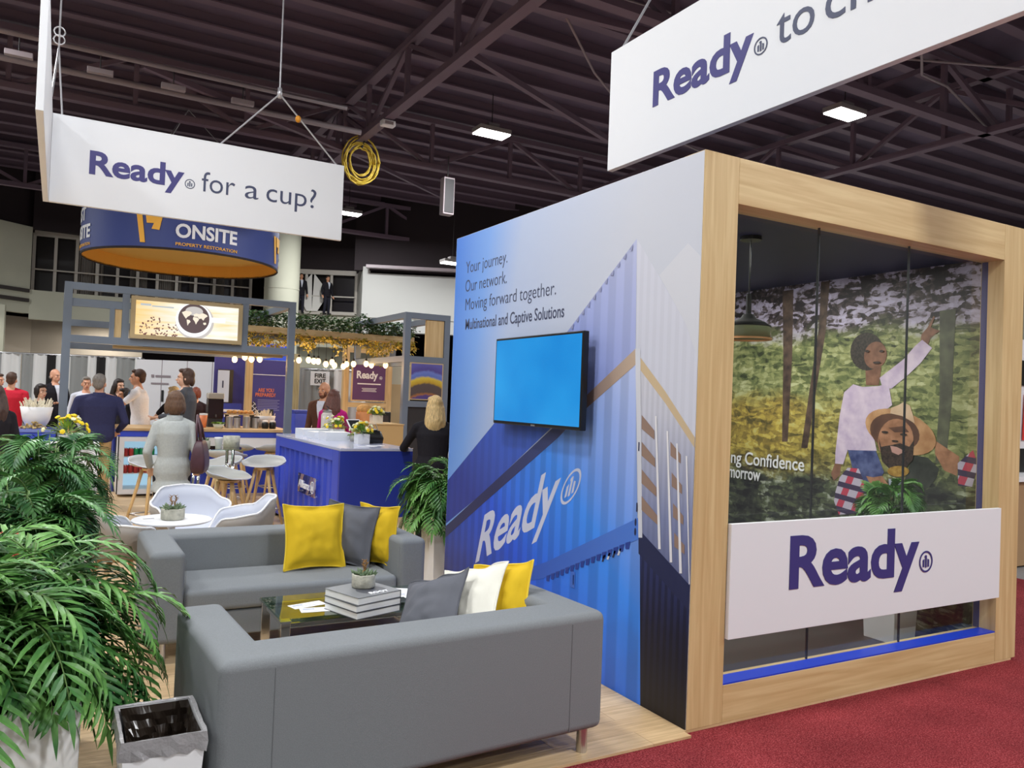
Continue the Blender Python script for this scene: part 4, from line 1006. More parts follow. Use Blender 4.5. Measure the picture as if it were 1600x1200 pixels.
# ------------------------------------------------------------ waste bin
t = thing('waste_bin', 'white square waste bin with a dark crumpled liner beside the foreground sofa', 'bin', (.375, 3.17, -.012))
def ringq(hx, hy, z, n=9, j=0, rnd=None):
    out = []
    for k in range(4 * n):
        s, f = divmod(k, n); f = f / n * 2 - 1
        x, y = ((f, -1), (1, f), (-f, 1), (-1, -f))[s]
        jit = rnd.uniform(-j, j) if rnd else 0
        out.append((x * hx + jit, y * hy + (rnd.uniform(-j, j) if rnd else 0), z + (rnd.uniform(-j, j) if rnd else 0)))
    return out
b = MB(); b.loft([ringq(.105, .145, 0), ringq(.135, .178, .45), ringq(.127, .170, .45), ringq(.10, .14, .02)], caps=True); b.build('body', M_WHITE, t)
rnd = random.Random(8)
b = MB(); b.mi = 0; rr_ = []
for k in range(17):
    f = k / 16; ring_ = ringq(.098 + .026 * f, .137 + .030 * f, .03 + .42 * f, 22)
    rr_.append([Vector((x, y, z)) + Vector((-x, -y, 0)).normalized() * (.008 + .055 * abs(mnoise.noise(Vector((x * 17, y * 17, z * 15)))) * (1 - f ** 8)) + Vector((0, 0, .01 * mnoise.noise(Vector((x * 40, y * 40, z * 9))) * (1 - f ** 4))) for x, y, z in ring_])
b.loft(rr_, caps=False); b.face(rr_[0]); b.build('liner', mat('black_bin_liner', srgb(46, 38, 32), .22, spec=.6), t, smooth=False)
b = MB(); b.loft([ringq(.126, .169, .452, 9, .001, rnd), ringq(.139, .182, .455, 9, .002, rnd), ringq(.141, .184, .42, 9, .004, rnd), ringq(.139, .182, .39, 9, .009, rnd)], caps=False)
b.build('folded_liner_edge', mat('grey_liner_edge', srgb(150, 148, 150), .2, bump=.5, bscale=60), t, smooth=False)
# ------------------------------------------------------------ palms in white planters
def leaf_mat(name, dark, light, sc=5):
    def fn(nt, co, xyz, bs):
        n = nt.nodes.new('ShaderNodeTexNoise'); n.inputs['Scale'].default_value = sc; n.inputs['Detail'].default_value = 3; nt.links.new(co, n.inputs['Vector'])
        return ramp_node(nt, n.outputs['Fac'], [(.35, srgb(*dark)), (.65, srgb(*light))])
    return node_mat(name, fn, .42)
M_PALM = leaf_mat('palm_leaf', (52, 104, 50), (112, 164, 78))
M_PALM2 = leaf_mat('deep_palm_leaf', (40, 88, 50), (92, 144, 76))
M_STEM = mat('palm_stem', srgb(92, 122, 60), .6)
def leaflet(b, base, d, up, L, w):
    """one folded pointed leaflet"""
    side = d.cross(up).normalized()
    m1 = base + d * L * .35 - up * L * .02; m2 = base + d * L * .72 - up * L * .10; tip = base + d * L - up * L * .26
    fold = up * w * .35
    V = [b.bm.verts.new(p) for p in (base, m1 + side * w + fold, m1, m1 - side * w + fold, m2 + side * w * .75 + fold, m2, m2 - side * w * .75 + fold, tip)]
    for q in ((0, 2, 1), (0, 3, 2), (1, 2, 5, 4), (2, 3, 6, 5), (4, 5, 7), (5, 6, 7)):
        b.bm.faces.new([V[i] for i in q])
def frond(b, stem, p0, az, elev, L, rnd, nl=13, lw=.012, ll=.17):
    d = Vector((cos(az) * cos(elev), sin(az) * cos(elev), sin(elev)))
    pts = [Vector(p0)]; n = nl
    for i in range(n):
        pts.append(pts[-1] + d * (L / n))
        d = (d + Vector((0, 0, -.10 - .05 * i / n * 3))).normalized()
    stem.tube(pts, [.004 * (1 - .7 * i / n) + .0008 for i in range(n + 1)], 4)
    for i in range(2, n + 1):
        dd = (pts[i] - pts[i - 1]).normalized()
        s = dd.cross(Vector((0, 0, 1)))
        if s.length < .1: s = Vector((cos(az + pi / 2), sin(az + pi / 2), 0))
        s.normalize(); u = s.cross(dd).normalized()
        f = i / n; k = ll * (0.55 + .9 * sin(pi * min(1, f * .85 + .12))) * rnd.uniform(.85, 1.12) * .72
        for sg in (-1, 1):
            dl = (dd * (.55 + .35 * f) + s * sg * (1.05 - .45 * f) + u * .12).normalized()
            leaflet(b, pts[i], dl, u, k, lw * rnd.uniform(.85, 1.15))
    leaflet(b, pts[-1], d, Vector((0, 0, 1)), ll * .7, lw)
def palm(label, loc, planter, z_soil, top, spread, nst, seed, m=M_PALM, px=(.16, .16), ll=.17, lw=.012, name='potted_palm', bias=None, nfr=5):
    rnd = random.Random(seed)
    t = thing(name, label, 'plant', loc)
    (hx, hy, taper) = planter
    MB().loft([[(x * hx * k, y * hy * k, z) for x, y in ((-1, -1), (1, -1), (1, 1), (-1, 1))] for k, z in ((taper, 0), (1, z_soil + .03), (.93, z_soil + .03), (.92, z_soil - .02))], caps=True).build('planter', M_WHITE, t, bevel=.004)
    MB().box(-hx * .92, hx * .92, -hy * .92, hy * .92, z_soil - .03, z_soil).build('soil', M_SOIL, t)
    fb, sb = MB(), MB()
    for i in range(nst):
        a = rnd.uniform(0, 2 * pi); q = rnd.uniform(.1, .85)
        p0 = Vector((cos(a) * q * px[0], sin(a) * q * px[1], z_soil - .01))
        H = (top - z_soil) * rnd.uniform(.30, .80)
        lean = rnd.uniform(.05, .32) * spread
        p1 = p0 + Vector((cos(a) * lean, sin(a) * lean, H))
        pm = (p0 + p1) / 2 + Vector((cos(a) * -.02, sin(a) * -.02, .02))
        sb.tube([p0, pm, p1], [.007, .006, .004], 5)
        for k in range(nfr):
            f = rnd.uniform(.25, 1.0)
            base = p0.lerp(pm, f * 2) if f < .5 else pm.lerp(p1, f * 2 - 1)
            az = a + rnd.uniform(-1.9, 1.9)
            if bias is not None and rnd.random() < .35: az = bias + rnd.uniform(-.6, .6)
            el = rnd.uniform(.1, 1.25) * (.5 + .6 * f)
            L = spread * rnd.uniform(.45, .85) * (1.0 if el < .9 else .8)
            if base.z + L * sin(el) * .75 > top: L = max(.15, (top - base.z) / max(.2, sin(el) * .75))
            frond(fb, sb, base, az, el, L, rnd, ll=ll, lw=lw)
    fb.build('foliage', m, t, smooth=False)
    sb.build('stems', M_STEM, t, smooth=True)
    return t
palm('large bushy palm in a white planter at the left edge, nearest the camera', (-.18, 3.62, -.0), (.31, .25, .98), .43, 1.16, .74, 26, 11, ll=.19, lw=.0125, px=(.24, .18), bias=.1, nfr=6)
palm('bushy palm behind the nearest palm and before the curved white chairs', (-.10, 4.85, 0), (.20, .20, .8), .5, 1.38, .44, 24, 12, M_PALM2, ll=.16, lw=.011, px=(.15, .15), nfr=6)
palm('farthest of the three palms at the left, below the yellow flowers', (-.02, 6.45, 0), (.19, .19, .8), .5, 1.72, .46, 26, 13, M_PALM2, ll=.15, lw=.011, px=(.15, .15), nfr=6)
palm('palm in a tapered white planter at the far end of the printed wall', (3.04, 6.52, 0), (.145, .145, .86), .5, 1.20, .52, 18, 14, ll=.16, lw=.012, px=(.10, .10), bias=pi * .95, nfr=6)
palm('palm in a white planter behind the glass of the timber framed room', (5.30, 3.68, .03), (.15, .15, .8), .72, 1.22, .30, 12, 15, ll=.11, lw=.012, px=(.09, .09), nfr=5)
# red flowering shrub behind the nearest palm
t = thing('flowering_shrub', 'red and orange flowering plant half hidden behind the nearest palm', 'plant', (-.21, 4.22, 0))
rnd = random.Random(21)
MB().lathe([(.13, 0), (.18, .32), (.165, .32), (.15, .28)], n=24).build('pot', M_WHITE, t, smooth=True)
lb, sb = MB(), MB()
fl = MB()
for k in range(46):
    a = rnd.uniform(0, 2 * pi); e = rnd.uniform(.3, 1.4); L = rnd.uniform(.35, .74)
    d = Vector((cos(a) * cos(e) * .42, sin(a) * cos(e) * .55, sin(e)))
    p = Vector((0, 0, .3)); q = p + d * L
    sb.tube([p, q], .004, 4)
    for _ in range(7):
        aa = rnd.uniform(0, 2 * pi); leaflet(lb, p.lerp(q, rnd.uniform(.4, 1)), Vector((cos(aa), sin(aa), .2)).normalized(), Vector((0, 0, 1)), .11, .022)
    if k % 2 == 0:
        for _ in range(14):
            aa = rnd.uniform(0, 2 * pi); c = q + Vector((cos(aa), sin(aa), rnd.uniform(-.3, .8))) * .03; fl.ell(c, .012, 6)
lb.build('leaves', M_PALM, t, smooth=False); sb.build('stems', M_STEM, t); fl.build('blossom', mat('coral_blossom', srgb(206, 92, 78), .6), t, smooth=True)

# flower arrangements
M_YF = mat('yellow_petals', srgb(244, 214, 40), .6); M_WF = mat('cream_petals', srgb(236, 236, 190), .6); M_FL = leaf_mat('flower_greens', (72, 118, 44), (150, 180, 70), 20)
def flowers(label, loc, w, h, seed, R=.15, ribbed=True, mpot=None):
    rnd = random.Random(seed)
    t = thing('flower_arrangement', label, 'flowers', loc)
    b = MB()
    n = 8
    b.loft([ringq(w / 2, w / 2, 0, n), ringq(w / 2, w / 2, h, n), ringq(w / 2 * .88, w / 2 * .88, h, n), ringq(w / 2 * .88, w / 2 * .88, h - .02, n)])
    if ribbed:
        for k in range(7):
            x = -w / 2 + w * (k + .5) / 7
            b.box(x - .003, x + .003, -w / 2 - .003, -w / 2, .004, h - .004); b.box(-w / 2 - .003, -w / 2, x - .003, x + .003, .004, h - .004)
    b.build('vase', mpot or M_WHITE, t)
    lv, yf, wf = MB(), MB(), MB()
    for k in range(70):
        a = rnd.uniform(0, 2 * pi); e = rnd.uniform(.15, 1.4); L = R * rnd.uniform(.6, 1.05)
        d = Vector((cos(a) * cos(e), sin(a) * cos(e), sin(e) * .8))
        p = Vector((0, 0, h)) + d * L * .35
        leaflet(lv, p, d.normalized(), Vector((0, 0, 1)), L * .7, .012)
    for k in range(26):
        a = rnd.uniform(0, 2 * pi); e = rnd.uniform(.1, 1.5); d = Vector((cos(a) * cos(e), sin(a) * cos(e), sin(e) * .85))
        c = Vector((0, 0, h + .015)) + d * R * rnd.uniform(.65, .95)
        tgt = yf if rnd.random() < .62 else wf
        for j in range(6):
            aa = j * pi / 3; s = d.orthogonal().normalized(); s2 = d.cross(s)
            tgt.ell(c + (s * cos(aa) + s2 * sin(aa)) * .013 + d * .003, (.011, .011, .009), 6)
        tgt.ell(c + d * .008, .009, 6)
    lv.build('leaves', M_FL, t, smooth=False); yf.build('yellow_blossom', M_YF, t, smooth=True); wf.build('cream_blossom', M_WF, t, smooth=True)
    return t

# ------------------------------------------------------------ curved shell chairs, small table
def shell(b, rim, R0, R1, zs, nth=40, nt_=10):
    rows = []
    for j in range(nt_ + 1):
        t_ = j / nt_; row = []
        for i in range(nth):
            th = 2 * pi * i / nth; a = abs(((th + pi) % (2 * pi)) - pi)
            if t_ <= .5: r = R0(a) * max(.02, t_ / .5); z = zs + .018 * (t_ / .5) ** 2
            else:
                u = (t_ - .5) / .5
                r = R0(a) + (R1(a) - R0(a)) * sin(u * pi / 2); z = zs + .018 + (rim(a) - zs - .018) * (u ** 1.5 if rim(a) > zs + .05 else u)
            row.append((r * sin(th), r * cos(th), z))
        rows.append(row)
    b.loft(rows, caps=False); b.face(rows[0])
def lerp_tab(tab):
    def f(a):
        for (a0, v0), (a1, v1) in zip(tab, tab[1:]):
            if a <= a1:
                u = (a - a0) / (a1 - a0); u = u * u * (3 - 2 * u); return v0 + (v1 - v0) * u
        return tab[-1][1]
    return f
def shell_edge(b, rim, R1, r=.007, n=60):
    b.tube([(R1(a_) * sin(th), R1(a_) * cos(th), rim(a_)) for th in [2 * pi * i / n for i in range(n + 1)] for a_ in [abs(((th + pi) % (2 * pi)) - pi)]], r, 6)
def make_chair(label, loc, rz):
    t = thing('shell_armchair', label, 'chair', loc, rz, 'curved white shell chairs')
    rim = lerp_tab([(0, .80), (.6, .79), (1.2, .69), (1.9, .66), (2.5, .47), (pi, .44)])
    R1 = lerp_tab([(0, .285), (1.57, .315), (2.4, .30), (pi, .235)]); R0 = lerp_tab([(0, .20), (1.57, .225), (pi, .20)])
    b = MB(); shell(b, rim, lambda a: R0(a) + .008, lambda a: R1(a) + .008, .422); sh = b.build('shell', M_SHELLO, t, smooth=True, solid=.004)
    b = MB(); shell(b, rim, R0, R1, .434); b.build('shell_inside', mat('lilac_white_shell', srgb(200, 204, 216), .7, spec=.2), t, smooth=True, solid=.004)  # inner face of the same white shell, coloured as its lit side
    b = MB(); shell_edge(b, rim, lambda a: R1(a) + .004, .009); b.build('rim', M_WHITE, sh, smooth=True)
    MB().lathe([(.02, .395), (.14, .405), (.14, .428), (.02, .43)], n=20).build('seat_mount', M_BIRCH, t)
    for sx in (-1, 1):
        for sy in (-1, 1):
            MB().tube([(sx * .09, sy * .09, .42), (sx * .25, sy * .25, 0)], [.019, .012], 10).build('leg', M_BIRCH, t, smooth=True)
    return t
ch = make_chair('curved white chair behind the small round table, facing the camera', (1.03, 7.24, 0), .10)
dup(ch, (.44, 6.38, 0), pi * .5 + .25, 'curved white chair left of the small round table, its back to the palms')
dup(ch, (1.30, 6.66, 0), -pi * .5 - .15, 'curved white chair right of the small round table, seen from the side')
t = thing('round_table', 'small round white table between the curved chairs', 'table', (.80, 6.56, 0))
MB().lathe([(.27, .63), (.285, .637), (.285, .645), (.278, .65)], n=40).build('table_top', M_WHITE, t)
MB().tube([(0, 0, .01), (0, 0, .635)], .025, 12).build('pedestal', M_WHITE, t); MB().lathe([(.2, 0), (.2, .01), (.03, .025)], n=30).build('foot', M_WHITE, t)
succulent('concrete pot of succulents on the small round white table', (.80, 6.53, .65), .085, .085, 6, .10)
t = thing('leaflet', 'white leaflet on the round table left of the concrete pot', 'leaflet', (.65, 6.60, .65), .2)
MB().box(-.06, .06, -.03, .03, 0, .001).build('sheet', M_CARD, t); MB().box(-.05, .03, -.012, .01, .001, .0013).build('printed_lines', M_SLATETXT, t)

# ------------------------------------------------------------ bar stools and bar table
def make_stool(label, loc, rz):
    t = thing('bar_stool', label, 'stool', loc, rz, 'bar stools in front of the cafe')
    rim = lerp_tab([(0, .86), (.7, .85), (1.5, .80), (2.3, .755), (pi, .745)]); R1 = lerp_tab([(0, .235), (1.57, .255), (pi, .21)]); R0 = lerp_tab([(0, .16), (pi, .15)])
    b = MB(); shell(b, rim, R0, R1, .735, 32, 8); sh = b.build('seat_shell', M_SHELLG, t, smooth=True, solid=.012)
    b = MB(); shell_edge(b, rim, R1, .006, 40); b.build('rim', M_SHELL, sh, smooth=True)
    MB().lathe([(.02, .69), (.10, .70), (.11, .728), (.02, .73)], n=16).build('seat_mount', M_BIRCH, t)
    F = []
    for sx, sy in ((-1, -1), (1, -1), (1, 1), (-1, 1)):
        MB().tube([(sx * .075, sy * .075, .71), (sx * .10, sy * .10, .55), (sx * .20, sy * .20, 0)], [.022, .02, .014], 10).build('leg', M_BIRCH, t, smooth=True)
        F.append((sx * .162, sy * .162, .21))
    b = MB(); b.tube(F + [F[0]], .009, 8); b.build('footrest', M_STEEL, t, smooth=True)
    return t
st = make_stool('bar stool beside the blue counter, its shell in full view', (2.20, 9.85, 0), -.5)
dup(st, (1.58, 8.62, 0), .9, 'nearest bar stool, its dark underside rising right of the bar table', scale=.985)
dup(st, (1.70, 9.85, 0), -1.2, 'bar stool behind the bar table, showing the inside of its seat')
dup(st, (.97, 9.85, 0), .5, 'bar stool left of the grey jacket, before the fridge')
dup(st, (1.98, 11.0, 0), 2.6, 'bar stool behind the bar table, nearer the cafe counter')
dup(st, (2.33, 12.3, 0), 2.8, 'bar stool pushed up to the cafe counter, second from the frame post')
dup(st, (2.87, 12.28, 0), 3.3, 'bar stool pushed up to the cafe counter, beside the frame post')
t = thing('bar_table', 'tall glass bar table on slim chrome legs', 'table', (1.50, 9.12, 0))
MB().box(-.30, .30, -.28, .28, 1.0, 1.012).build('glass_top', M_TABLEGLASS, t, bevel=.003)
for sx in (-1, 1):
    for sy in (-1, 1): MB().tube([(sx * .17, sy * .17, 0), (sx * .17, sy * .17, 1.0)], .017, 10).build('leg', M_CHROME, t, smooth=True)
b = MB()
for z in (.25,):
    for k in range(4):
        a = [(-1, -1), (1, -1), (1, 1), (-1, 1)]; b.tube([(a[k][0] * .17, a[k][1] * .17, z), (a[(k + 1) % 4][0] * .17, a[(k + 1) % 4][1] * .17, z)], .01, 8)
b.build('footrail', M_CHROME, t)
succulent('concrete pot of succulents on the tall bar table', (1.36, 9.02, 1.012), .085, .085, 9, .12)
t = thing('cup', 'white paper cup on the tall bar table', 'cup', (1.53, 9.03, 1.012))
MB().lathe([(.03, 0), (.042, .10), (.044, .105), (.040, .105), (.028, .004)], n=20).build('body', M_WHITE, t, smooth=True); MB().lathe([(.045, .10), (.044, .118), (.02, .12)], n=20).build('lid', M_WHITE, t)
t = thing('planter_bowl', 'pale grey cylinder planter at the back of the bar table', 'pot', (1.71, 9.28, 1.012))
MB().lathe([(.085, 0), (.09, .12), (.08, .12), (.075, .10)], n=24).build('pot', M_CONC, t, smooth=True); MB().lathe([(.075, .095), (.001, .11)], n=16).build('soil', M_SOIL, t)

# ------------------------------------------------------------ blue container counter
BX0, BX1, BY0, BY1, BH = 2.58, 3.39, 8.10, 10.90, 1.08
t = thing('reception_counter', 'long blue counter built like a shipping container with ribbed side', 'counter', (2.985, 9.5, 0))
b = MB(); b.box(BX0 + .05, BX1, BY0 + .02, BY1, .34, BH - .03); b.build('body', M_BLUED, t, W=True)
MB().box(BX0, BX1, BY0, BY1, BH - .03, BH).build('counter_top', mat('glossy_pale_top', srgb(190, 196, 222), .12), t, bevel=.003, W=True)
MB().box(BX0 + .001, BX1 - .001, BY0 + .001, BY0 + .05, .34, BH - .031).build('end_panel', M_BLUED, t, W=True)
for q in (((BX0, BX0 + .06, BY0 + .05, BY0 + .26, .04, BH - .031)), ((BX0, BX0 + .06, BY1 - .22, BY1, .04, BH - .031))):
    MB().box(*q).build('frame_post', M_BLUE, t, bevel=.003, W=True)
for z0, z1 in ((.04, .16), (.93, BH - .031)): MB().box(BX0, BX0 + .06, BY0 + .261, BY1 - .221, z0, z1).build('frame_rail', M_BLUE, t, bevel=.003, W=True)
b = MB(); pts = []; yy = BY0 + .262; 
while yy < BY1 - .225:
    pts += [(BX0 + .048, yy), (BX0 + .048, yy + .09), (BX0 + .02, yy + .12), (BX0 + .02, yy + .21)]; yy += .24
pts = [(x, min(y, BY1 - .222)) for x, y in pts]
b.loft([[(x, y, z) for x, y in pts] for z in (.161, .929)], closed=False); b.build('ribbed_panel', M_BLUE, t, W=True, solid=.004)
b = MB(); b.box(BX0 + .25, BX1 - .1, BY0 + .35, BY1 - .3, 0, .339); b.build('plinth', M_DARK, t, W=True)
b = MB()
for y in (BY0 + .2, BY1 - .1): b.box(BX0 + .005, BX0 + .055, y - .04, y + .04, 0, .04)
b.build('foot', M_BLACK, t, W=True)
t2 = thing('plaque', 'clear acrylic plaque lettered Allianz on the ribbed side of the blue counter', 'sign', (2.565, 9.25, .57))
MB().box(-.004, .004, -.38, .38, -.11, .115).build('plate', glass_mat('acrylic_plaque', (.86, .9, 1, 1), 3.0), t2)
lettering([('Allianz', .04, -.045, .085, .48, .015)], M_WHITETXT, t2, (2.558, 9.63, .57), (0, -1, 0), (0, 0, 1)); emblem(M_WHITETXT, t2, (2.558, 9.63, .57), (0, -1, 0), (0, 0, 1), .64, 0, .07)
b = MB()
for y in (-.36, .36):
    for z in (-.09, .095): b.lathe([(.012, -.006), (.012, .022)], (0, 0, 0), 10); b.bm.verts.ensure_lookup_table(); [setattr(v, 'co', Vector((v.co.z - .006 if False else v.co.z, v.co.x + y, v.co.y + z))) for v in list(b.bm.verts)[-20:]]
b.build('standoff', M_CHROME, t2)
# on the counter
M_PAPER = mat('paper_stack', srgb(226, 230, 236), .7, noise=.05, nscale=160, stretch=(.2, .2, 6))
for x, y, w, d, h, lb in ((3.00, 10.62, .38, .36, .085, 'stack of white papers at the far left of the blue counter'), (2.98, 10.05, .34, .34, .075, 'stack of white papers in the middle of the row on the blue counter'), (2.96, 9.55, .30, .30, .10, 'white box of papers nearest the front flowers on the blue counter')):
    t = thing('paper_stack', lb, 'paper', (x, y, BH), .02, 'paper stacks on the blue counter')
    MB().box(-w / 2, w / 2, -d / 2, d / 2, 0, h - .003).build('sheets', M_PAPER, t); MB().box(-w / 2, w / 2, -d / 2, d / 2, h - .003, h).build('cover_sheet', M_CARD, t)
flowers('yellow flowers in a ribbed white cube vase nearest on the blue counter', (3.06, 8.83, BH), .14, .115, 31, .17)
flowers('yellow flowers in a white vase farther back on the blue counter', (3.21, 10.28, BH), .17, .10, 32, .20)
t = thing('bowl', 'grey bowl of greens just left of the nearest flower vase', 'bowl', (3.16, 9.30, BH))
MB().lathe([(.07, 0), (.095, .075), (.085, .075), (.06, .01)], n=24).build('bowl_body', M_CONC, t, smooth=True)
b = MB(); rnd = random.Random(4)
for k in range(40):
    a = rnd.uniform(0, 2 * pi); leaflet(b, Vector((.04 * cos(a), .04 * sin(a), .06)), Vector((cos(a), sin(a), rnd.uniform(.2, 1))).normalized(), Vector((0, 0, 1)), .09, .012)
b.build('leaves', M_FL, t, smooth=False)
t = thing('tablet_stand', 'tilted tablet on a white stand behind the flowers', 'tablet', (3.25, 9.66, BH), .35)
MB().lathe([(.07, 0), (.07, .012), (.012, .014), (.012, .13)], n=20).build('stand', M_WHITE, t)
R_ = Matrix.Translation((0, 0, .19)) @ Matrix.Rotation(-.7, 4, 'X')
b = MB(); b.box(-.10, .10, -.006, .006, -.075, .075, M=R_); b.build('case', M_WHITE, t); b = MB(); b.box(-.088, .088, -.0075, -.006, -.062, .062, M=R_); b.build('screen', M_BLACK, t)
t = thing('handbag', 'small black handbag with pale straps on the right end of the blue counter', 'bag', (3.22, 8.98, BH), .2)
b = MB(); b.loft([ringq(.13, .055, 0), ringq(.14, .06, .06), ringq(.11, .045, .14), ringq(.06, .02, .165)]); b.build('bag_body', M_BLACK, t, smooth=True)
for s in (-1, 1): MB().tube([(-.09, s * .03, .12), (-.05, s * .05, .22), (.03, s * .05, .23), (.09, s * .03, .12)], .006, 6).build('strap', mat('pale_strap', srgb(206, 190, 168), .5), t, smooth=True)
for x, y, rz, lb in ((2.98, 8.40, .4, 'pale leaflet near the corner of the blue counter'), (3.12, 8.55, .1, 'pale leaflet beside the vase on the blue counter')):
    t = thing('leaflet', lb, 'leaflet', (x, y, BH), rz); MB().box(-.10, .10, -.05, .05, 0, .001).build('sheet', M_CARD, t); MB().box(-.08, .05, -.03, .02, .001, .0013).build('printed_lines', M_INK, t)

# ------------------------------------------------------------ cafe counter, fridge and provisions
CX0, CX1, CY0, CY1 = .80, 3.36, 13.2, 14.0
t = thing('cafe_counter', 'long blue cafe counter with pale oak top', 'counter', (2.1, 13.6, 0))
MB().box(CX0, CX1, CY0 - .03, CY1 + .3, .975, 1.02).build('oak_top', M_WOODTOP, t, bevel=.004, W=True)
MB().box(CX0 + .01, CX1 - .01, CY0 - .01, CY1 + .25, .89, .975).build('fascia', M_BLUE, t, W=True)
MB().box(1.50, CX1 - .02, CY0 + .02, CY1 + .2, 0, .89).build('front_panel', M_BLUED, t, W=True)
MB().box(1.95, 3.28, CY0 - .0, CY0 + .02, .72, .885).build('pale_shelf', M_WHITE, t, W=True)
MB().box(.79, .82, CY0 + .6, CY1 + .2, 0, .89).build('end_panel', M_BLUED, t, W=True)
t = thing('drinks_fridge', 'glass-door drinks fridge under the cafe counter beside the grey jacket', 'fridge', (1.15, 13.42, 0))
b = MB(); b.box(.83, .87, 13.16, 13.74, .03, .885); b.box(1.43, 1.47, 13.16, 13.74, .03, .885); b.box(.87, 1.43, 13.70, 13.74, .03, .885); b.box(.87, 1.43, 13.16, 13.70, .84, .885); b.box(.87, 1.43, 13.16, 13.70, .03, .10)
b.build('cabinet', M_WHITE, t, W=True)
b = MB(); b.box(.83, .90, 13.12, 13.155, .04, .88); b.box(1.40, 1.47, 13.12, 13.155, .04, .88); b.box(.90, 1.40, 13.12, 13.155, .82, .88); b.box(.90, 1.40, 13.12, 13.155, .04, .11); dr = b.build('door', M_WHITE, t, W=True)
MB().box(.90, 1.40, 13.13, 13.137, .11, .82).build('door_glass', M_GLASS, dr, W=True)
MB().box(.815, .828, 13.12, 13.16, .04, .89).build('hinge_edge', M_BLACK, t, W=True)
MB().box(.88, 1.42, 13.685, 13.695, .11, .83).build('back_light', mat('fridge_glow', (.55, .8, 1, 1), .5, emit=.55), t, W=True)
for z in (.33, .58): MB().box(.87, 1.43, 13.18, 13.69, z, z + .012).build('shelf', M_WHITE, t, W=True)
M_RED = mat('red_can', srgb(196, 40, 44), .3); M_GRN = mat('green_can', srgb(20, 150, 92), .3)
def can(x, y, z, m, lb):
    t = thing('drink_can', lb, 'can', (x, y, z), 0, 'cans in the drinks fridge')
    MB().lathe([(.026, 0), (.033, .006), (.033, .108), (.027, .118)], n=14).build('body', m, t, smooth=True); MB().lathe([(.027, .118), (.026, .122)], n=14).build('lid', M_STEEL, t)
for i in range(4):
    for j in range(2):
        can(.93 + .072 * i, 13.24 + .09 * j, .592, M_RED if i < 2 else M_GRN, ('red' if i < 2 else 'green') + ' drink can on the upper shelf of the fridge')
for i in range(2):
    for j in range(2): can(1.22 + .072 * i, 13.24 + .09 * j, .592, M_GRN, 'green drink can on the upper shelf of the fridge')
for i in range(5):
    for j in range(2): can(.93 + .072 * i, 13.24 + .09 * j, .342, M_RED, 'red drink can on the lower shelf of the fridge')
M_DKBR = mat('dark_coffee', srgb(44, 24, 20), .25)
t = thing('coffee_dispenser', 'dark coffee dispenser with clear lid behind the grey jacket', 'coffee dispenser', (2.28, 13.95, 1.02))
MB().box(-.12, .12, -.11, .11, .14, .46).build('tank', M_DKBR, t, bevel=.01); MB().box(-.125, .125, -.115, .115, .46, .56).build('lid', mat('clear_lid', srgb(206, 200, 190), .2), t, bevel=.02); MB().box(-.11, .11, -.10, .10, 0, .14).build('stand', M_DARK, t); MB().tube([(0, -.11, .2), (0, -.15, .2), (0, -.15, .16)], .014, 8).build('tap', M_CHROME, t)
t = thing('cup', 'large orange paper cup beside the coffee dispenser', 'cup', (2.06, 13.62, 1.02)); MB().lathe([(.045, 0), (.062, .2), (.056, .2), (.04, .01)], n=20).build('body', mat('orange_cup', srgb(226, 130, 80), .5), t, smooth=True); MB().lathe([(.064, .2), (.062, .225), (.01, .23)], n=20).build('lid', M_WHITE, t)
t = thing('salad_bowl', 'clear bowl of green leaves on the cafe counter', 'bowl', (2.26, 13.42, 1.02)); MB().lathe([(.06, 0), (.09, .07), (.085, .07), (.055, .01)], n=20).build('bowl_body', mat('pale_bowl', srgb(220, 222, 206), .3), t, smooth=True)
b = MB(); rnd = random.Random(14)
for k in range(40):
    a = rnd.uniform(0, 2 * pi); leaflet(b, Vector((.05 * cos(a), .05 * sin(a), .06)), Vector((cos(a), sin(a), rnd.uniform(.4, 1.3))).normalized(), Vector((0, 0, 1)), .08, .015)
b.build('leaves', M_FL, t, smooth=False)
for i, (x, y, lb) in enumerate(((2.44, 13.5, 'steel canister left of the pastry tray'), (2.58, 13.62, 'steel canister under the left edge of the pastry tray'), (2.72, 13.55, 'steel canister under the middle of the pastry tray'), (2.88, 13.62, 'steel canister right of the pastry tray'))):
    t = thing('canister', lb, 'canister', (x, y, 1.02), 0, 'steel canisters on the cafe counter')
    MB().lathe([(.055, 0), (.055, .17), (.05, .17)], n=20).build('body', M_STEEL, t, smooth=False); MB().lathe([(.057, .17), (.057, .19), (.01, .2)], n=20).build('lid', M_DARK if i % 2 else M_STEEL, t)
t = thing('pastry_tray', 'raised wooden tray heaped with pastries on the cafe counter', 'tray', (2.66, 13.85, 1.02))
MB().box(-.24, .24, -.13, .13, .21, .23).build('board', M_WOODTOP, t)
for x in (-.2, .2): MB().box(x - .015, x + .015, -.1, .1, 0, .21).build('riser', M_DARK, t)
M_PAST = mat('golden_pastry', srgb(214, 160, 92), .7, noise=.25, nscale=30)
rnd = random.Random(6)
for i in range(9):
    x, y = -.17 + .085 * (i % 5) + (.04 if i > 4 else 0), -.05 + .08 * (i // 5)
    t = thing('pastry', 'golden pastry in the heap on the cafe counter tray', 'pastry', (2.66 + x, 13.85 + y, 1.25 + (.0 if i < 5 else .0)), rnd.uniform(0, 3), 'pastries on the tray')
    b = MB(); b.tube([(-.045, 0, .02), (-.02, .015, .028), (.02, .015, .028), (.045, 0, .02)], [.012, .028, .028, .012], 8); b.build('crust', M_PAST, t, smooth=True)
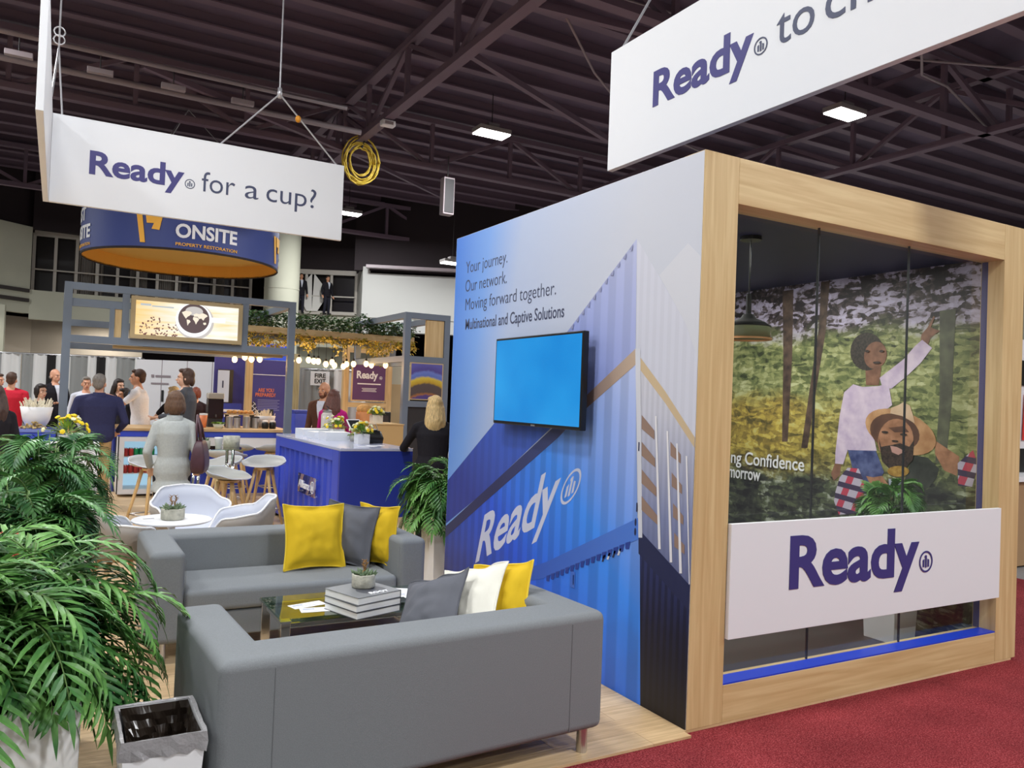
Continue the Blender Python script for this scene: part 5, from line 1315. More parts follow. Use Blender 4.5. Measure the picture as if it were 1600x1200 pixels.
for x, lb in ((3.02, 'left of two small black jars on the cafe counter'), (3.14, 'right of two small black jars on the cafe counter')):
    t = thing('jar', lb, 'jar', (x, 13.55, 1.02), 0, 'black jars'); MB().lathe([(.05, 0), (.056, .03), (.056, .09), (.045, .11)], n=20).build('body', M_BLACK, t, smooth=True); MB().lathe([(.046, .11), (.046, .13), (.01, .14)], n=20).build('lid', M_WHITE, t)
t = thing('cutlery_bowl', 'white bowl bristling with wooden stirrers at the end of the cafe counter', 'bowl', (3.10, 13.95, 1.02)); MB().lathe([(.09, 0), (.16, .13), (.175, .2), (.165, .2), (.09, .02)], n=28).build('bowl_body', M_WHITE, t, smooth=True)
b = MB(); rnd = random.Random(9)
for k in range(60):
    a = rnd.uniform(0, 2 * pi); q = rnd.uniform(0, .13); d = Vector((cos(a) * .25, sin(a) * .25, 1)).normalized(); p = Vector((q * cos(a), q * sin(a), .1)); b.tube([p, p + d * rnd.uniform(.14, .22)], .006, 5)
b.build('stirrers', mat('pale_stirrer', srgb(226, 214, 190), .7), t)
# left serving counter
t = thing('serving_counter', 'short blue serving counter at the left, behind the palms', 'counter', (-.22, 13.1, 0))
MB().box(-.52, .02, 12.75, 13.5, .96, 1.0).build('counter_top', mat('pale_blue_top', srgb(120, 136, 206), .2), t, W=True); MB().box(-.51, .01, 12.77, 13.48, .84, .96).build('fascia', M_BLUE, t, W=True); MB().box(-.50, .0, 12.8, 13.45, 0, .84).build('body', M_BLUED, t, W=True)
MB().box(-.52, -.46, 12.752, 12.80, 0, .84).build('frame_post', M_BLUE, t, W=True)
t = thing('straw_pot', 'big white tapered pot full of paper straws on the left counter', 'pot', (-.24, 13.15, 1.0)); MB().lathe([(.11, 0), (.17, .12), (.205, .3), (.195, .3), (.10, .02)], n=30).build('pot', M_WHITE, t, smooth=True)
b = MB(); rnd = random.Random(19)
for k in range(90):
    a = rnd.uniform(0, 2 * pi); q = rnd.uniform(0, .16); d = Vector((cos(a) * .35, sin(a) * .35, 1)).normalized(); p = Vector((q * cos(a), q * sin(a), .2)); b.tube([p, p + d * rnd.uniform(.13, .24)], .008, 5)
b.build('straws', mat('cream_straw', srgb(230, 222, 200), .7, noise=.2, nscale=60), t)
t = thing('snack_heap', 'heap of tan snacks on the front of the left counter', 'snacks', (-.27, 12.9, 1.0)); t['category'] = 'food'
b = MB(); rnd = random.Random(29)
for k in range(60):
    a = rnd.uniform(0, 2 * pi); q = rnd.uniform(0, 1) ** .7; h = (1 - q) * .12; b.ell((q * .16 * cos(a), q * .10 * sin(a), .012 + rnd.uniform(0, h)), (.018, .014, .012), 6)
o = b.build('nuts', mat('tan_snack', srgb(186, 160, 104), .8, noise=.3, nscale=40), t, smooth=True); o['kind'] = 'stuff'
t = thing('pedestal', 'white square pedestal half hidden behind the farthest left palm', 'pedestal', (.14, 8.1, 0)); MB().box(-.2, .2, -.2, .2, 0, 1.10).build('body', M_WHITE, t, bevel=.004); MB().box(-.21, .21, -.21, .21, 1.10, 1.12).build('top_slab', M_WHITE, t)
flowers('big bunch of yellow flowers on the white pedestal above the left palms', (.09, 8.02, 1.12), .12, .07, 33, .22)

# ------------------------------------------------------------ cafe frame with light box, greenery and bulbs
t = thing('cafe_gantry', 'blue-grey open frame standing around the cafe', 'frame', (2.9, 13.6, 0))
def fpost(x, y, z1=3.05, z0=0, w=.10): MB().box(x - w / 2, x + w / 2, y - w / 2, y + w / 2, z0, z1).build('post', M_FRAME, t, W=True)
def fbeam(a, c, w=.10): MB().beam(a, c, w, .10).build('beam', M_FRAME, t, W=True)
FY, FB = 12.62, 15.0
for x, y in ((.08, FY), (3.15, FY), (.08, FB), (5.04, 12.5), (5.76, 12.5)): fpost(x, y)
for x in (3.15, 5.04, 5.76): fpost(x, FB, 3.05, 2.22)
for z in (3.0, 2.27):
    fbeam((.13, FY, z), (3.10, FY, z)); fbeam((.13, FB, z), (3.10, FB, z)); fbeam((.08, FY + .05, z), (.08, FB - .05, z)); fbeam((3.15, FY + .05, z), (3.15, FB - .05, z))
    fbeam((5.09, 12.5, z), (5.71, 12.5, z)); fbeam((5.04, 12.55, z), (5.04, FB - .05, z)); fbeam((5.76, 12.55, z), (5.76, FB - .05, z)); fbeam((5.09, FB, z), (5.71, FB, z))
fpost(.80, FY, 2.95, 2.32, .09); fpost(2.44, FY, 2.95, 2.32, .09)
fbeam((.13, FY, 2.77), (.755, FY, 2.77), .07)
MB().box(.60, .66, FY - .04, FY + .04, 2.32, 2.735).build('post', M_FRAME, t, W=True); MB().box(.665, .752, FY - .02, FY + .02, 2.32, 2.735).build('oak_panel', M_OAK_V, t, W=True)
MB().box(5.38, 5.70, 12.47, 12.53, 2.32, 2.945).build('oak_panel', M_OAK_V, t, W=True)
fbeam((5.09, 12.5, 1.52), (5.71, 12.5, 1.52)); MB().box(5.09, 5.71, 12.49, 12.52, .0, 1.47).build('dark_panel', M_DARK, t, W=True)
fbeam((3.20, 14.3, 2.60), (4.99, 14.3, 2.59), .08); fbeam((.13, 14.3, 2.60), (3.10, 14.3, 2.6), .08)
MB().box(.66, 3.05, FY + .06, FY + .16, 2.17, 2.215).build('oak_ledge', M_OAK_H, t, W=True)
# light box
t = thing('light_box', 'glowing light box picturing a coffee cup from above', 'sign', (1.62, 12.53, 2.33))
LX0, LX1, LZ0, LZ1, LY = .86, 2.385, 2.325, 2.925, 12.52
fr_ = mat('tan_box_frame', srgb(178, 158, 118), .5)
b = MB(); b.box(LX0, LX1, LY - .02, LY + .055, LZ0, LZ0 + .055); b.box(LX0, LX1, LY - .02, LY + .055, LZ1 - .055, LZ1); b.box(LX0, LX0 + .06, LY - .02, LY + .055, LZ0 + .055, LZ1 - .055); b.box(LX1 - .06, LX1, LY - .02, LY + .055, LZ0 + .055, LZ1 - .055)
b.build('box_frame', fr_, t, W=True)
def lbx(nt, co, xyz, bs):
    mp = nt.nodes.new('ShaderNodeMapping'); mp.inputs['Scale'].default_value = (.6, 1, 7); nt.links.new(co, mp.inputs['Vector'])
    n = nt.nodes.new('ShaderNodeTexNoise'); n.inputs['Scale'].default_value = 2.4; n.inputs['Detail'].default_value = 4; nt.links.new(mp.outputs[0], n.inputs['Vector'])
    c = ramp_node(nt, n.outputs['Fac'], [(.3, srgb(255, 226, 160)), (.45, srgb(255, 244, 214)), (.6, srgb(255, 252, 244))])
    xr = nt.nodes.new('ShaderNodeMapRange'); xr.inputs[1].default_value = -.7; xr.inputs[2].default_value = -.1; nt.links.new(xyz[0], xr.inputs[0])
    c = mix_node(nt, xr.outputs[0], mix_node(nt, 1.0, c, srgb(255, 222, 160), 'MULTIPLY'), c)
    nt.links.new(c, bs.inputs['Emission Color']); bs.inputs['Emission Strength'].default_value = 1.0; bs.inputs['Base Color'].default_value = (.05, .05, .05, 1)
def em(name, c, e=.9):
    m = mat(name, srgb(*c), .5, emit=e); m.node_tree.nodes['Principled BSDF'].inputs['Base Color'].default_value = (.03, .03, .03, 1); return m
L_BG = node_mat('lit_wood_picture', lbx, .4); L_W, L_C, L_M, L_B, L_S = em('lit_white', (255, 255, 255), 1.05), em('lit_coffee', (92, 72, 74), .9), em('lit_cream', (250, 238, 216), 1.0), em('lit_beans', (130, 84, 76), .8), em('lit_shadow', (214, 208, 204), .9)
b = MB(); mats = [L_BG, L_W, L_C, L_M, L_B, L_S]
b.mi = 0; b.box(LX0 + .06, LX1 - .06, LY, LY + .01, LZ0 + .055, LZ1 - .055)
cx, cz = 1.70, 2.645
def disc(r, k, mi, dx=0, dz=0, sz=1):
    b.mi = mi; b.plate([(cx + dx + r * cos(a * pi / 20), LY - .0005 - .0008 * k, cz + dz + r * sz * sin(a * pi / 20)) for a in range(40)], (0, -.0006, 0))
disc(.265, 1, 5, .015, -.02); disc(.25, 2, 1)
b.mi = 1; b.plate([(cx + .24, LY - .002, cz - .02), (cx + .44, LY - .002, cz - .01), (cx + .44, LY - .002, cz + .06), (cx + .24, LY - .002, cz + .055)], (0, -.0006, 0))
disc(.215, 3, 2, 0, .02); disc(.12, 4, 5, 0, .13, .55)
def land(pts):
    b.mi = 3; b.plate([(cx + x, LY - .0045, cz + z) for x, z in pts], (0, -.0006, 0))
land([(-.17, .10), (-.12, .125), (-.05, .12), (-.03, .10), (-.06, .06), (-.09, .04), (-.11, .01), (-.14, .05)])
land([(-.10, .0), (-.06, -.005), (-.045, -.03), (-.07, -.06), (-.085, -.09), (-.095, -.04)])
land([(-.01, .08), (.03, .10), (.07, .09), (.12, .11), (.17, .09), (.19, .07), (.15, .04), (.13, -.0), (.10, .03), (.07, .02), (.05, .05), (.0, .05)])
land([(-.01, .045), (.05, .04), (.07, .01), (.045, -.03), (.03, -.065), (.01, -.02), (-.015, .01)])
land([(.13, -.03), (.165, -.025), (.175, -.05), (.15, -.065), (.13, -.05)])
rnd = random.Random(2); b.mi = 4
for k in range(80):
    x = LX0 + .12 + .5 * rnd.random(); z = LZ0 + .06 + .27 * rnd.random() ** 1.6 * (1 - abs((x - 1.18)) * 1.2)
    a0 = rnd.uniform(0, pi); b.plate([(x + .014 * cos(a * pi / 4) * cos(a0) - .009 * sin(a * pi / 4) * sin(a0), LY - .0012, z + .014 * cos(a * pi / 4) * sin(a0) + .009 * sin(a * pi / 4) * cos(a0)) for a in range(8)], (0, -.0006, 0))
b.build('lit_picture', mats, t, W=True)
b = MB(); b.box(.98, 1.12, LY - .002, LY - .001, 2.80, 2.83); b.box(1.13, 1.42, LY - .002, LY - .001, 2.79, 2.81); b.build('faint_caption', em('lit_caption', (196, 206, 210), .9), t, W=True)
# hanging greenery
t = thing('hanging_planter', 'long wooden trough of trailing greenery above the bulbs', 'plant', (4.3, 14.3, 2.64))
MB().box(2.55, 5.85, 14.12, 14.48, 2.645, 2.76).build('trough', M_OAK_H, t, W=True)
rnd = random.Random(40); b = MB(); b2 = MB()
for k in range(2600):
    x = rnd.uniform(2.5, 5.92); y = 14.3 + rnd.uniform(-.26, .26); h = .36 * (.55 + .6 * abs(mnoise.noise(Vector((x * 2.2, y * 2, 1))))+ .1)
    z = 2.76 + rnd.uniform(0, h); a = rnd.uniform(0, 2 * pi)
    leaflet(b, Vector((x, y, z)), Vector((cos(a), sin(a), rnd.uniform(-.4, .8))).normalized(), Vector((0, 0, 1)), rnd.uniform(.06, .10), .026)
for k in range(2300):
    x = rnd.uniform(2.6, 5.9); y = 14.3 + rnd.uniform(-.28, .28); h = .10 + .50 * max(0, mnoise.noise(Vector((x * 2.6, y * 1.5, 7))) + .25)
    z = 2.68 - rnd.uniform(0, h); a = rnd.uniform(0, 2 * pi)
    leaflet(b2, Vector((x, y, z)), Vector((cos(a), sin(a), rnd.uniform(-.9, .3))).normalized(), Vector((0, 0, 1)), rnd.uniform(.05, .08), .02)
b.build('foliage', leaf_mat('ivy_leaf', (40, 78, 44), (104, 140, 84), 12), t, smooth=False, W=True)
b2.build('trailing_vines', leaf_mat('bulb_lit_vine', (140, 136, 44), (214, 190, 78), 12), t, smooth=False, W=True)  # warm light of the bulbs is painted into these leaves as yellow
M_BULB = mat('warm_filament_bulb', (1.0, .70, .36, 1), .4, emit=2.6)
BL = bpy.data.lights.new('bulb_light', 'POINT'); BL.energy = 5.0; BL.color = (1, .62, .28); BL.shadow_soft_size = .06
BXS = [370, 382, 391, 405, 450, 463, 475, 484, 493, 503, 512, 519, 531, 536, 549, 567, 583, 605, 632]
rnd = random.Random(77); PB = None
for i, px_ in enumerate(BXS):
    x = 2.64 + (px_ - 370) * (3.06 / 262); y = 14.3 + rnd.uniform(-.13, .13); z = 2.20 + rnd.uniform(-.04, .05)
    lb = 'warm glowing filament bulb hanging under the greenery trough'
    if PB is None:
        PB = thing('pendant_bulb', lb, 'light', (x, y, z), 0, 'filament bulbs under the greenery')
        o = bpy.data.objects.new('bulb_light', BL); COL.objects.link(o); o.parent = PB; o.location = (0, 0, -.10)
        MB().ell((0, 0, -.02), (.048, .048, .058), 12).build('bulb', M_BULB, PB, smooth=True)
        MB().tube([(0, 0, .02), (0, 0, .075)], .02, 10).build('socket', M_BLACK, PB); MB().tube([(0, 0, .075), (0, 0, .43)], .004, 5).build('cord', M_BLACK, PB)
    else: dup(PB, (x, y, z), 0, lb)

# ------------------------------------------------------------ panels and posters behind the cafe
M_PURP = mat('violet_blue_panel', srgb(70, 66, 142), .6); M_PURP2 = mat('plum_poster', srgb(98, 62, 108), .6)
t = thing('partition_panel', 'white partition wall with a figure 1 behind the cafe', 'partition', (2.5, 20.4, 0))
b = MB(); wall_seg(b, (1.62, 20.93), (3.42, 19.9), 0, 2.28, .06); b.build('panel', M_WHITE, t, W=True)
b = MB()
pv = Vector((1.8, -1.03, 0)).normalized(); p0 = Vector((1.62, 20.93, 0)); nn = Vector((-.497, -.868, 0)) * .012
for s in (.6, 1.2, 1.8): b.beam(p0 + pv * s + nn * .3, p0 + pv * s + nn * .3 + Vector((0, 0, 2.28)), .012)
b.build('panel_joint', M_PIPE, t, W=True)
o_ = p0 + nn
lettering([('1', .62, 1.30, .26, None, .02)], M_BLK, t, o_, pv, V, 'figure')
b = MB(); nq = nn.normalized()
for x, z, w, h in ((.36, 1.86, .07, .07), (.46, 1.87, .36, .05), (.36, 1.70, .42, .04)): b.plate([o_ + pv * x + V_(z) if False else o_ + pv * x + Vector((0, 0, z)), o_ + pv * (x + w) + Vector((0, 0, z)), o_ + pv * (x + w) + Vector((0, 0, z + h)), o_ + pv * x + Vector((0, 0, z + h))], nq * .004)
b.build('printed_lines', M_PIPE, t, W=True)
t = thing('partition_panel', 'violet partition panel behind the grey monitor', 'partition', (3.15, 17.6, 0))
MB().box(2.83, 3.50, 17.55, 17.61, 0, 2.35).build('panel', M_PURP, t, W=True)
t = thing('partition_panel', 'violet partition panel lettered ARE YOU PREPARED with plaid-shirted figure', 'partition', (3.85, 17.5, 0))
MB().box(3.52, 4.32, 17.50, 17.56, 0, 2.30).build('panel', M_PURP, t, W=True); MB().box(3.55, 4.3, 17.497, 17.50, 1.98, 1.995).build('rule_line', M_WHITETXT, t, W=True)
M_ORTXT = mat('orange_lettering', srgb(238, 130, 84), .6)
lettering([('ARE YOU', .20, 1.62, .075, .33, .02), ('PREPARED?', .15, 1.52, .075, .42, .02)], M_ORTXT, t, (3.52, 17.499, 0), (1, 0, 0), V, lift=.001)
b = MB()
for i in range(7): b.box(3.72, 4.18 - .04 * (i % 2), 17.496, 17.499, 1.44 - i * .035, 1.452 - i * .035)
b.build('text_lines', mat('faint_text', srgb(150, 152, 200), .6), t, W=True)
b = MB(); b.mi = 0
b.plate([(3.55, 17.498, 1.35), (3.66, 17.498, 1.42), (3.72, 17.498, 1.24), (3.98, 17.498, 1.16), (4.08, 17.498, .98), (4.06, 17.498, .80), (3.78, 17.498, .80), (3.66, 17.498, 1.05)], (0, -.002, 0))
b.mi = 1; b.plate([(3.52, 17.4975, 1.0), (3.7, 17.4975, 1.0), (3.78, 17.4975, .8), (3.7, 17.4975, .6), (3.53, 17.4975, .6)], (0, -.002, 0)); b.plate([(3.93, 17.4975, 1.25), (4.06, 17.4975, 1.25), (4.06, 17.4975, 1.08), (3.95, 17.4975, 1.1)], (0, -.002, 0))
def lat(nt, co, xyz, bs):
    l1 = math_node(nt, 'GREATER_THAN', math_node(nt, 'SINE', math_node(nt, 'MULTIPLY', math_node(nt, 'ADD', xyz[0], xyz[2]), 60)), .75)
    l2 = math_node(nt, 'GREATER_THAN', math_node(nt, 'SINE', math_node(nt, 'MULTIPLY', math_node(nt, 'SUBTRACT', xyz[0], xyz[2]), 60)), .75)
    return mix_node(nt, math_node(nt, 'MAXIMUM', l1, l2), srgb(44, 44, 60), srgb(206, 206, 212))
b.build('figure_picture', [node_mat('poster_plaid', lat, .6), M_DARK], t, W=True)
t = thing('timber_post', 'slim timber post between the two violet panels', 'post', (3.46, 17.2, 0)); MB().box(3.38, 3.52, 17.1, 17.22, 0, 2.5).build('post', M_OAK_V, t, W=True)
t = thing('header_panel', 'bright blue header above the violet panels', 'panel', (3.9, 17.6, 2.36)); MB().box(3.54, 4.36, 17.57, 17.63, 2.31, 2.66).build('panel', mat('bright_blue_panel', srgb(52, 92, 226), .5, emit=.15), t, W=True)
t = thing('monitor', 'grey lit monitor on the violet panel beside the white partition', 'monitor', (3.06, 17.5, 1.35)); MB().box(2.90, 3.20, 17.48, 17.545, 1.36, 2.06).build('bezel', M_BLACK, t, W=True); MB().box(2.89, 3.12, 17.476, 17.48, 1.38, 2.04).build('screen', mat('grey_screen', srgb(176, 180, 190), .4, emit=.35), t, W=True)
lettering([('1', .09, .32, .14, None, .02)], M_SLATETXT, t, (2.89, 17.475, 1.36), (1, 0, 0), V, 'figure', lift=.001)
t = thing('sign_panel', 'small tilted violet sign with two white lines below the monitor', 'sign', (3.02, 16.6, .95)); MB().box(-.22, .20, 0, .03, 0, .42).build('board', M_BLUED, t)
b = MB(); b.box(-.15, .17, -.003, 0, .25, .30); b.box(-.13, .15, -.003, 0, .15, .20); b.build('printed_lines', M_WHITETXT, t); MB().box(-.03, .03, .0, .03, -.95, 0).build('stand', M_DARK, t)
t = thing('poster_stand', 'timber posts and rails holding the plum Ready poster', 'frame', (5.75, 16.4, 0))
for x in (5.28, 6.24): MB().box(x - .06, x + .06, 16.38, 16.5, 0, 2.65).build('post', M_OAK_V, t, W=True)
for z in (2.58, 1.42): MB().box(5.34, 6.18, 16.38, 16.5, z - .05, z + .05).build('rail', M_OAK_H, t, W=True)
MB().box(4.50, 4.72, 18.0, 18.1, 0, 2.5).build('slat_panel', wood_mat('olive_slat', 2, (190, 180, 140), (158, 146, 104)), thing('slat_screen', 'narrow olive slatted screen left of the fire exit drape', 'screen', (4.6, 18.05, 0)), W=True)
t = thing('poster', 'plum poster reading Ready in bold white behind the cafe', 'poster', (5.77, 16.33, 1.56)); MB().box(5.38, 6.16, 16.33, 16.36, 1.50, 2.30).build('frame', M_OAK_V, t, W=True); MB().box(5.41, 6.13, 16.327, 16.33, 1.53, 2.27).build('print', M_PURP2, t, W=True)
lettering([('Ready', .11, .49, .15, .47, .03)], M_WHITETXT, t, (5.38, 16.326, 1.50), (1, 0, 0), V, lift=.001)
emblem(M_WHITETXT, t, (5.38, 16.326, 1.5), (1, 0, 0), V, .645, .51, .035)
b = MB(); b.box(5.51, 6.03, 16.324, 16.327, 1.86, 1.885); b.box(5.61, 5.94, 16.324, 16.327, 1.77, 1.782); b.box(5.63, 5.92, 16.324, 16.327, 1.74, 1.752); b.box(5.61, 5.94, 16.324, 16.327, 1.71, 1.722); b.build('small_print', M_WHITETXT, t, W=True)
t = thing('side_wall_panel', 'beige door-like panel right of the plum poster', 'panel', (6.6, 16.9, 0)); MB().box(6.33, 6.95, 16.9, 16.96, 0, 2.5).build('panel', M_BEIGE, t, W=True); MB().box(6.45, 6.8, 16.89, 16.9, 1.0, 1.9).build('inset', fr_, t, W=True)
t = thing('back_bar', 'dark back bar with white top below the plum poster', 'counter', (6.0, 15.9, 0)); MB().box(5.3, 6.9, 15.8, 16.25, 0, .92).build('body', mat('plum_counter', srgb(84, 58, 66), .6), t, W=True); MB().box(5.28, 6.92, 15.78, 16.27, .92, .96).build('top', M_WHITE, t, W=True)
t = thing('coffee_machine', 'black coffee machine on the back bar', 'coffee machine', (5.95, 16.0, .96)); MB().box(-.16, .16, -.15, .15, 0, .34).build('body', M_BLACK, t, bevel=.02); MB().box(-.1, .1, -.17, -.15, .12, .26).build('front_panel', M_DARK, t); MB().box(-.12, .12, -.2, -.151, .02, .04).build('drip_tray', M_STEEL, t)
t = thing('picture_frame', 'framed picture of a golden lit stadium under violet sky on the grey frame', 'picture', (5.40, 12.43, 1.58))
MB().box(5.10, 5.70, 12.43, 12.445, 1.59, 2.215).build('frame', mat('gold_frame', srgb(200, 178, 140), .5), t, W=True)
def stad(nt, co, xyz, bs):
    n = nt.nodes.new('ShaderNodeTexNoise'); n.inputs['Scale'].default_value = 14; n.inputs['Detail'].default_value = 5; nt.links.new(co, n.inputs['Vector'])
    x2 = math_node(nt, 'MULTIPLY', xyz[0], xyz[0])
    zz = math_node(nt, 'ADD', xyz[2], math_node(nt, 'MULTIPLY_ADD', x2, .9, math_node(nt, 'MULTIPLY_ADD', n.outputs['Fac'], .06, -.03)))
    mr = nt.nodes.new('ShaderNodeMapRange'); mr.inputs[1].default_value = 0; mr.inputs[2].default_value = .62; nt.links.new(zz, mr.inputs[0])
    return ramp_node(nt, mr.outputs[0], [(0, srgb(70, 62, 150)), (.14, srgb(90, 66, 130)), (.18, srgb(170, 110, 60)), (.24, srgb(86, 72, 70)), (.45, srgb(90, 76, 72)), (.50, srgb(196, 160, 40)), (.62, srgb(226, 200, 70)), (.68, srgb(96, 120, 200)), (.78, srgb(110, 130, 210)), (.84, srgb(84, 70, 150)), (1, srgb(96, 92, 176))])
MB().box(5.118, 5.682, 12.428, 12.43, 1.608, 2.197).build('print', node_mat('stadium_picture', stad, .4), t, W=True)
# side table behind the blue counter
t = thing('side_counter', 'kraft-coloured low counter behind the blue counter', 'counter', (4.25, 11.2, 0)); MB().box(3.92, 4.42, 10.95, 11.6, 0, 1.22).build('body', mat('kraft_board', srgb(206, 168, 112), .8), t, W=True); MB().box(3.91, 4.43, 10.94, 11.61, 1.22, 1.235).build('top', mat('kraft_top', srgb(216, 180, 126), .7), t, W=True)
flowers('pale yellow flowers in a cream vase on the kraft-coloured counter', (4.07, 11.15, 1.235), .15, .12, 35, .15, False, mat('cream_vase', srgb(228, 218, 200), .6))
t = thing('bread_basket', 'orange bread loaf in a paper bag behind the magenta top', 'bread', (4.42, 12.7, 0)); t['category'] = 'food'
MB().box(-.16, .16, -.12, .12, 0, 1.1).build('stand', M_WOODTOP, t); MB().lathe([(.10, 1.1), (.13, 1.2), (.13, 1.36)], n=16).build('paper_bag', mat('orange_paper', srgb(232, 160, 104), .7), t); b = MB(); b.ell((0, 0, 1.40), (.13, .11, .09), 14); b.build('loaf', M_PAST, t, smooth=True)
t = thing('water_carafe', 'clear glass water dispenser on the far end of the blue counter', 'carafe', (3.22, 10.75, BH)); MB().lathe([(.075, 0), (.08, .02), (.08, .27), (.06, .30), (.055, .30), (.074, .265), (.074, .02)], n=24).build('glass', mat('carafe_glass', srgb(196, 190, 184), .08, alpha=1), t, smooth=True); MB().lathe([(.06, .30), (.06, .33), (.02, .345)], n=20).build('lid', M_STEEL, t); MB().tube([(0, 0, .345), (.02, 0, .37), (-.02, 0, .39)], .008, 6).build('knob', M_DARK, t)
t = thing('blue_bin', 'blue recycling bin with a white ring mark behind the frame post', 'bin', (4.20, 15.4, 0)); MB().box(-.28, .28, -.25, .25, 0, 1.25).build('body', M_BLUE, t, bevel=.01); MB().box(-.29, .29, -.26, .26, 1.25, 1.30).build('lid', M_BLUED, t)
b = MB(); b.loft([[(r * cos(a * pi / 12) + .05, -.253, .95 + r * sin(a * pi / 12)) for a in range(24)] for r in (.035, .075)], caps=False); b.build('ring_mark', M_WHITETXT, t, solid=.002)

# ------------------------------------------------------------ round hanging banner over a farther stand
RC, RR, RZ0, RZ1 = (2.86, 23.6), 2.5, 5.03, 7.0
t = thing('ring_banner', 'round blue hanging banner lettered FIRST ONSITE with orange inside', 'banner', (RC[0], RC[1], RZ0))
M_RB = mat('banner_blue', srgb(58, 72, 136), .6); M_OR = mat('banner_orange', srgb(255, 190, 78), .8)
MB().lathe([(RR, RZ0), (RR, RZ1)], (RC[0], RC[1], 0), 72, caps=False).build('outer_skin', M_RB, t, W=True, smooth=True)
b = MB(); b.lathe([(RR - .03, RZ0), (RR - .03, RZ0 + .35), (.02, RZ0 + .36)], (RC[0], RC[1], 0), 72, caps=False); b.build('inner_skin', M_OR, t, W=True, smooth=False)
MB().lathe([(RR - .03, RZ0 - .02), (RR + .005, RZ0 - .02), (RR + .005, RZ0 + .03), (RR - .03, RZ0 + .03), (RR - .03, RZ0 - .02)], (RC[0], RC[1], 0), 72, caps=False).build('hem', M_BULK, t, W=True)
PH0 = atan2(-RC[1], -RC[0])
for q in range(4):
    ph = PH0 + q * pi / 2
    wrap = lambda X, Y, Z, ph=ph: Vector((RC[0] + (RR + .01 + Z) * cos(ph + X / RR), RC[1] + (RR + .01 + Z) * sin(ph + X / RR), RZ0 + Y))
    lettering([('FIRST', -.15, .78, .32, 1.15, .03), ('ONSITE', -.20, .31, .32, 1.50, .03)], M_WHITETXT, t, (0, 0, 0), (1, 0, 0), V, wrap=wrap)
    lettering([('PROPERTY RESTORATION', -.19, .10, .075, 1.5, .01)], M_OR, t, (0, 0, 0), (1, 0, 0), V, 'small_lettering', wrap=wrap)
    b = MB()
    for poly in ([(-.98, .86), (-.84, .84), (-.74, .12), (-.86, .12)], [(-.76, .86), (-.34, .86), (-.42, .44), (-.60, .46), (-.55, .60), (-.72, .60)]):
        b.plate([wrap(x - .15, y, .004) for x, y in poly], Vector((cos(ph - .25), sin(ph - .25), 0)) * .01)
    b.build('flag_mark', M_OR, t, W=True)
for a in range(3):
    MB().tube([(RC[0] + RR * .98 * cos(a * 2.1), RC[1] + RR * .98 * sin(a * 2.1), RZ1), (RC[0], 23.95, 9.42)], .012, 5).build('suspension_cable', M_CABLE, t, W=True)

# ------------------------------------------------------------ neighbouring stand at the right edge
t = thing('display_counter', 'stand with red and white sign, white shelf and black screen at the right edge', 'display', (10.2, 5.3, 0))
MB().box(9.2, 11.2, 5.0, 5.4, 0, .95).build('base', mat('tan_base', srgb(170, 136, 100), .6), t, W=True); MB().box(9.15, 11.25, 4.95, 5.45, .95, 1.0).build('shelf', M_WHITE, t, W=True); MB().box(9.2, 11.2, 5.3, 5.4, 1.0, 2.6).build('back_panel', M_WHITE, t, W=True)
MB().box(9.25, 11.1, 5.28, 5.30, 1.02, 1.30).build('dark_band', M_BLACK, t, W=True); MB().box(9.25, 11.1, 5.28, 5.30, 2.05, 2.35).build('dark_band', M_BLACK, t, W=True)
b = MB()
for k in range(5): b.plate([(9.25 + k * .38, 5.285, 1.4), (9.45 + k * .38, 5.285, 1.4), (9.35 + k * .38, 5.285, 1.95), (9.28 + k * .38, 5.285, 1.95)], (0, -.004, 0))
b.build('red_mark', mat('red_mark', srgb(214, 52, 44), .5), t, W=True)
# ------------------------------------------------------------ people
M_SKIN = mat('fair_skin', srgb(222, 176, 150), .5, noise=.05, nscale=30)
M_SKIN2 = mat('ruddy_skin', srgb(214, 158, 128), .5, noise=.05, nscale=30)
M_SKIN3 = mat('tan_skin', srgb(206, 150, 116), .5, noise=.05, nscale=30)
M_LIP = mat('lip', srgb(178, 96, 92), .5); M_EYE = mat('dark_eye', srgb(40, 30, 28), .3); M_EYEW = mat('eye_white', srgb(232, 228, 222), .3)
def hair_mat(name, c):
    return mat(name, srgb(*c), .55, noise=.30, nscale=30, bump=.6, bscale=40, stretch=(3, 3, .5))
def cloth(name, c, n=.06):
    return mat(name, srgb(*c), .85, noise=n, nscale=60, bump=.3, bscale=30, spec=.2)
def ering(c, rx, ry, n=20, yaw=0.0):
    return [Vector(c) + Matrix.Rotation(yaw, 3, 'Z') @ Vector((rx * cos(2 * pi * k / n), ry * sin(2 * pi * k / n), 0)) for k in range(n)]
def hand_pieces(b, wrist, d, side, thumb_up=None, r=.0085):
    """palm, four unequal bent fingers and a thumb leaving the side of the palm"""
    d = Vector(d).normalized(); nrm = d.cross(Vector(side))
    if nrm.length < .1: nrm = d.cross(Vector((0, 0, 1)))
    nrm.normalize(); s = nrm.cross(d).normalized()
    wrist = Vector(wrist)
    M = Matrix((s, d, nrm)).transposed()
    b.ell(wrist + d * .05, (.042, .055, .017), 12, M)
    for k, (off, L) in enumerate(((-.030, .062), (-.010, .074), (.011, .070), (.031, .054))):
        p = wrist + d * .085 + s * off
        q = p + (d * .95 + nrm * .18 + s * off * .8).normalized() * L * .55
        e = q + (d * .75 + nrm * .6).normalized() * L * .5
        b.capsule(p - d * .02, q, r * 1.08, r, 8); b.capsule(q, e, r, r * .8, 8)
    p = wrist + d * .03 - s * .035
    q = p + (d * .7 - s * .75 + nrm * .2).normalized() * .04
    b.capsule(p, q, .012, .010, 8); b.capsule(q, q + (d * .95 - s * .15 + nrm * .3).normalized() * .032, .010, .008, 8)
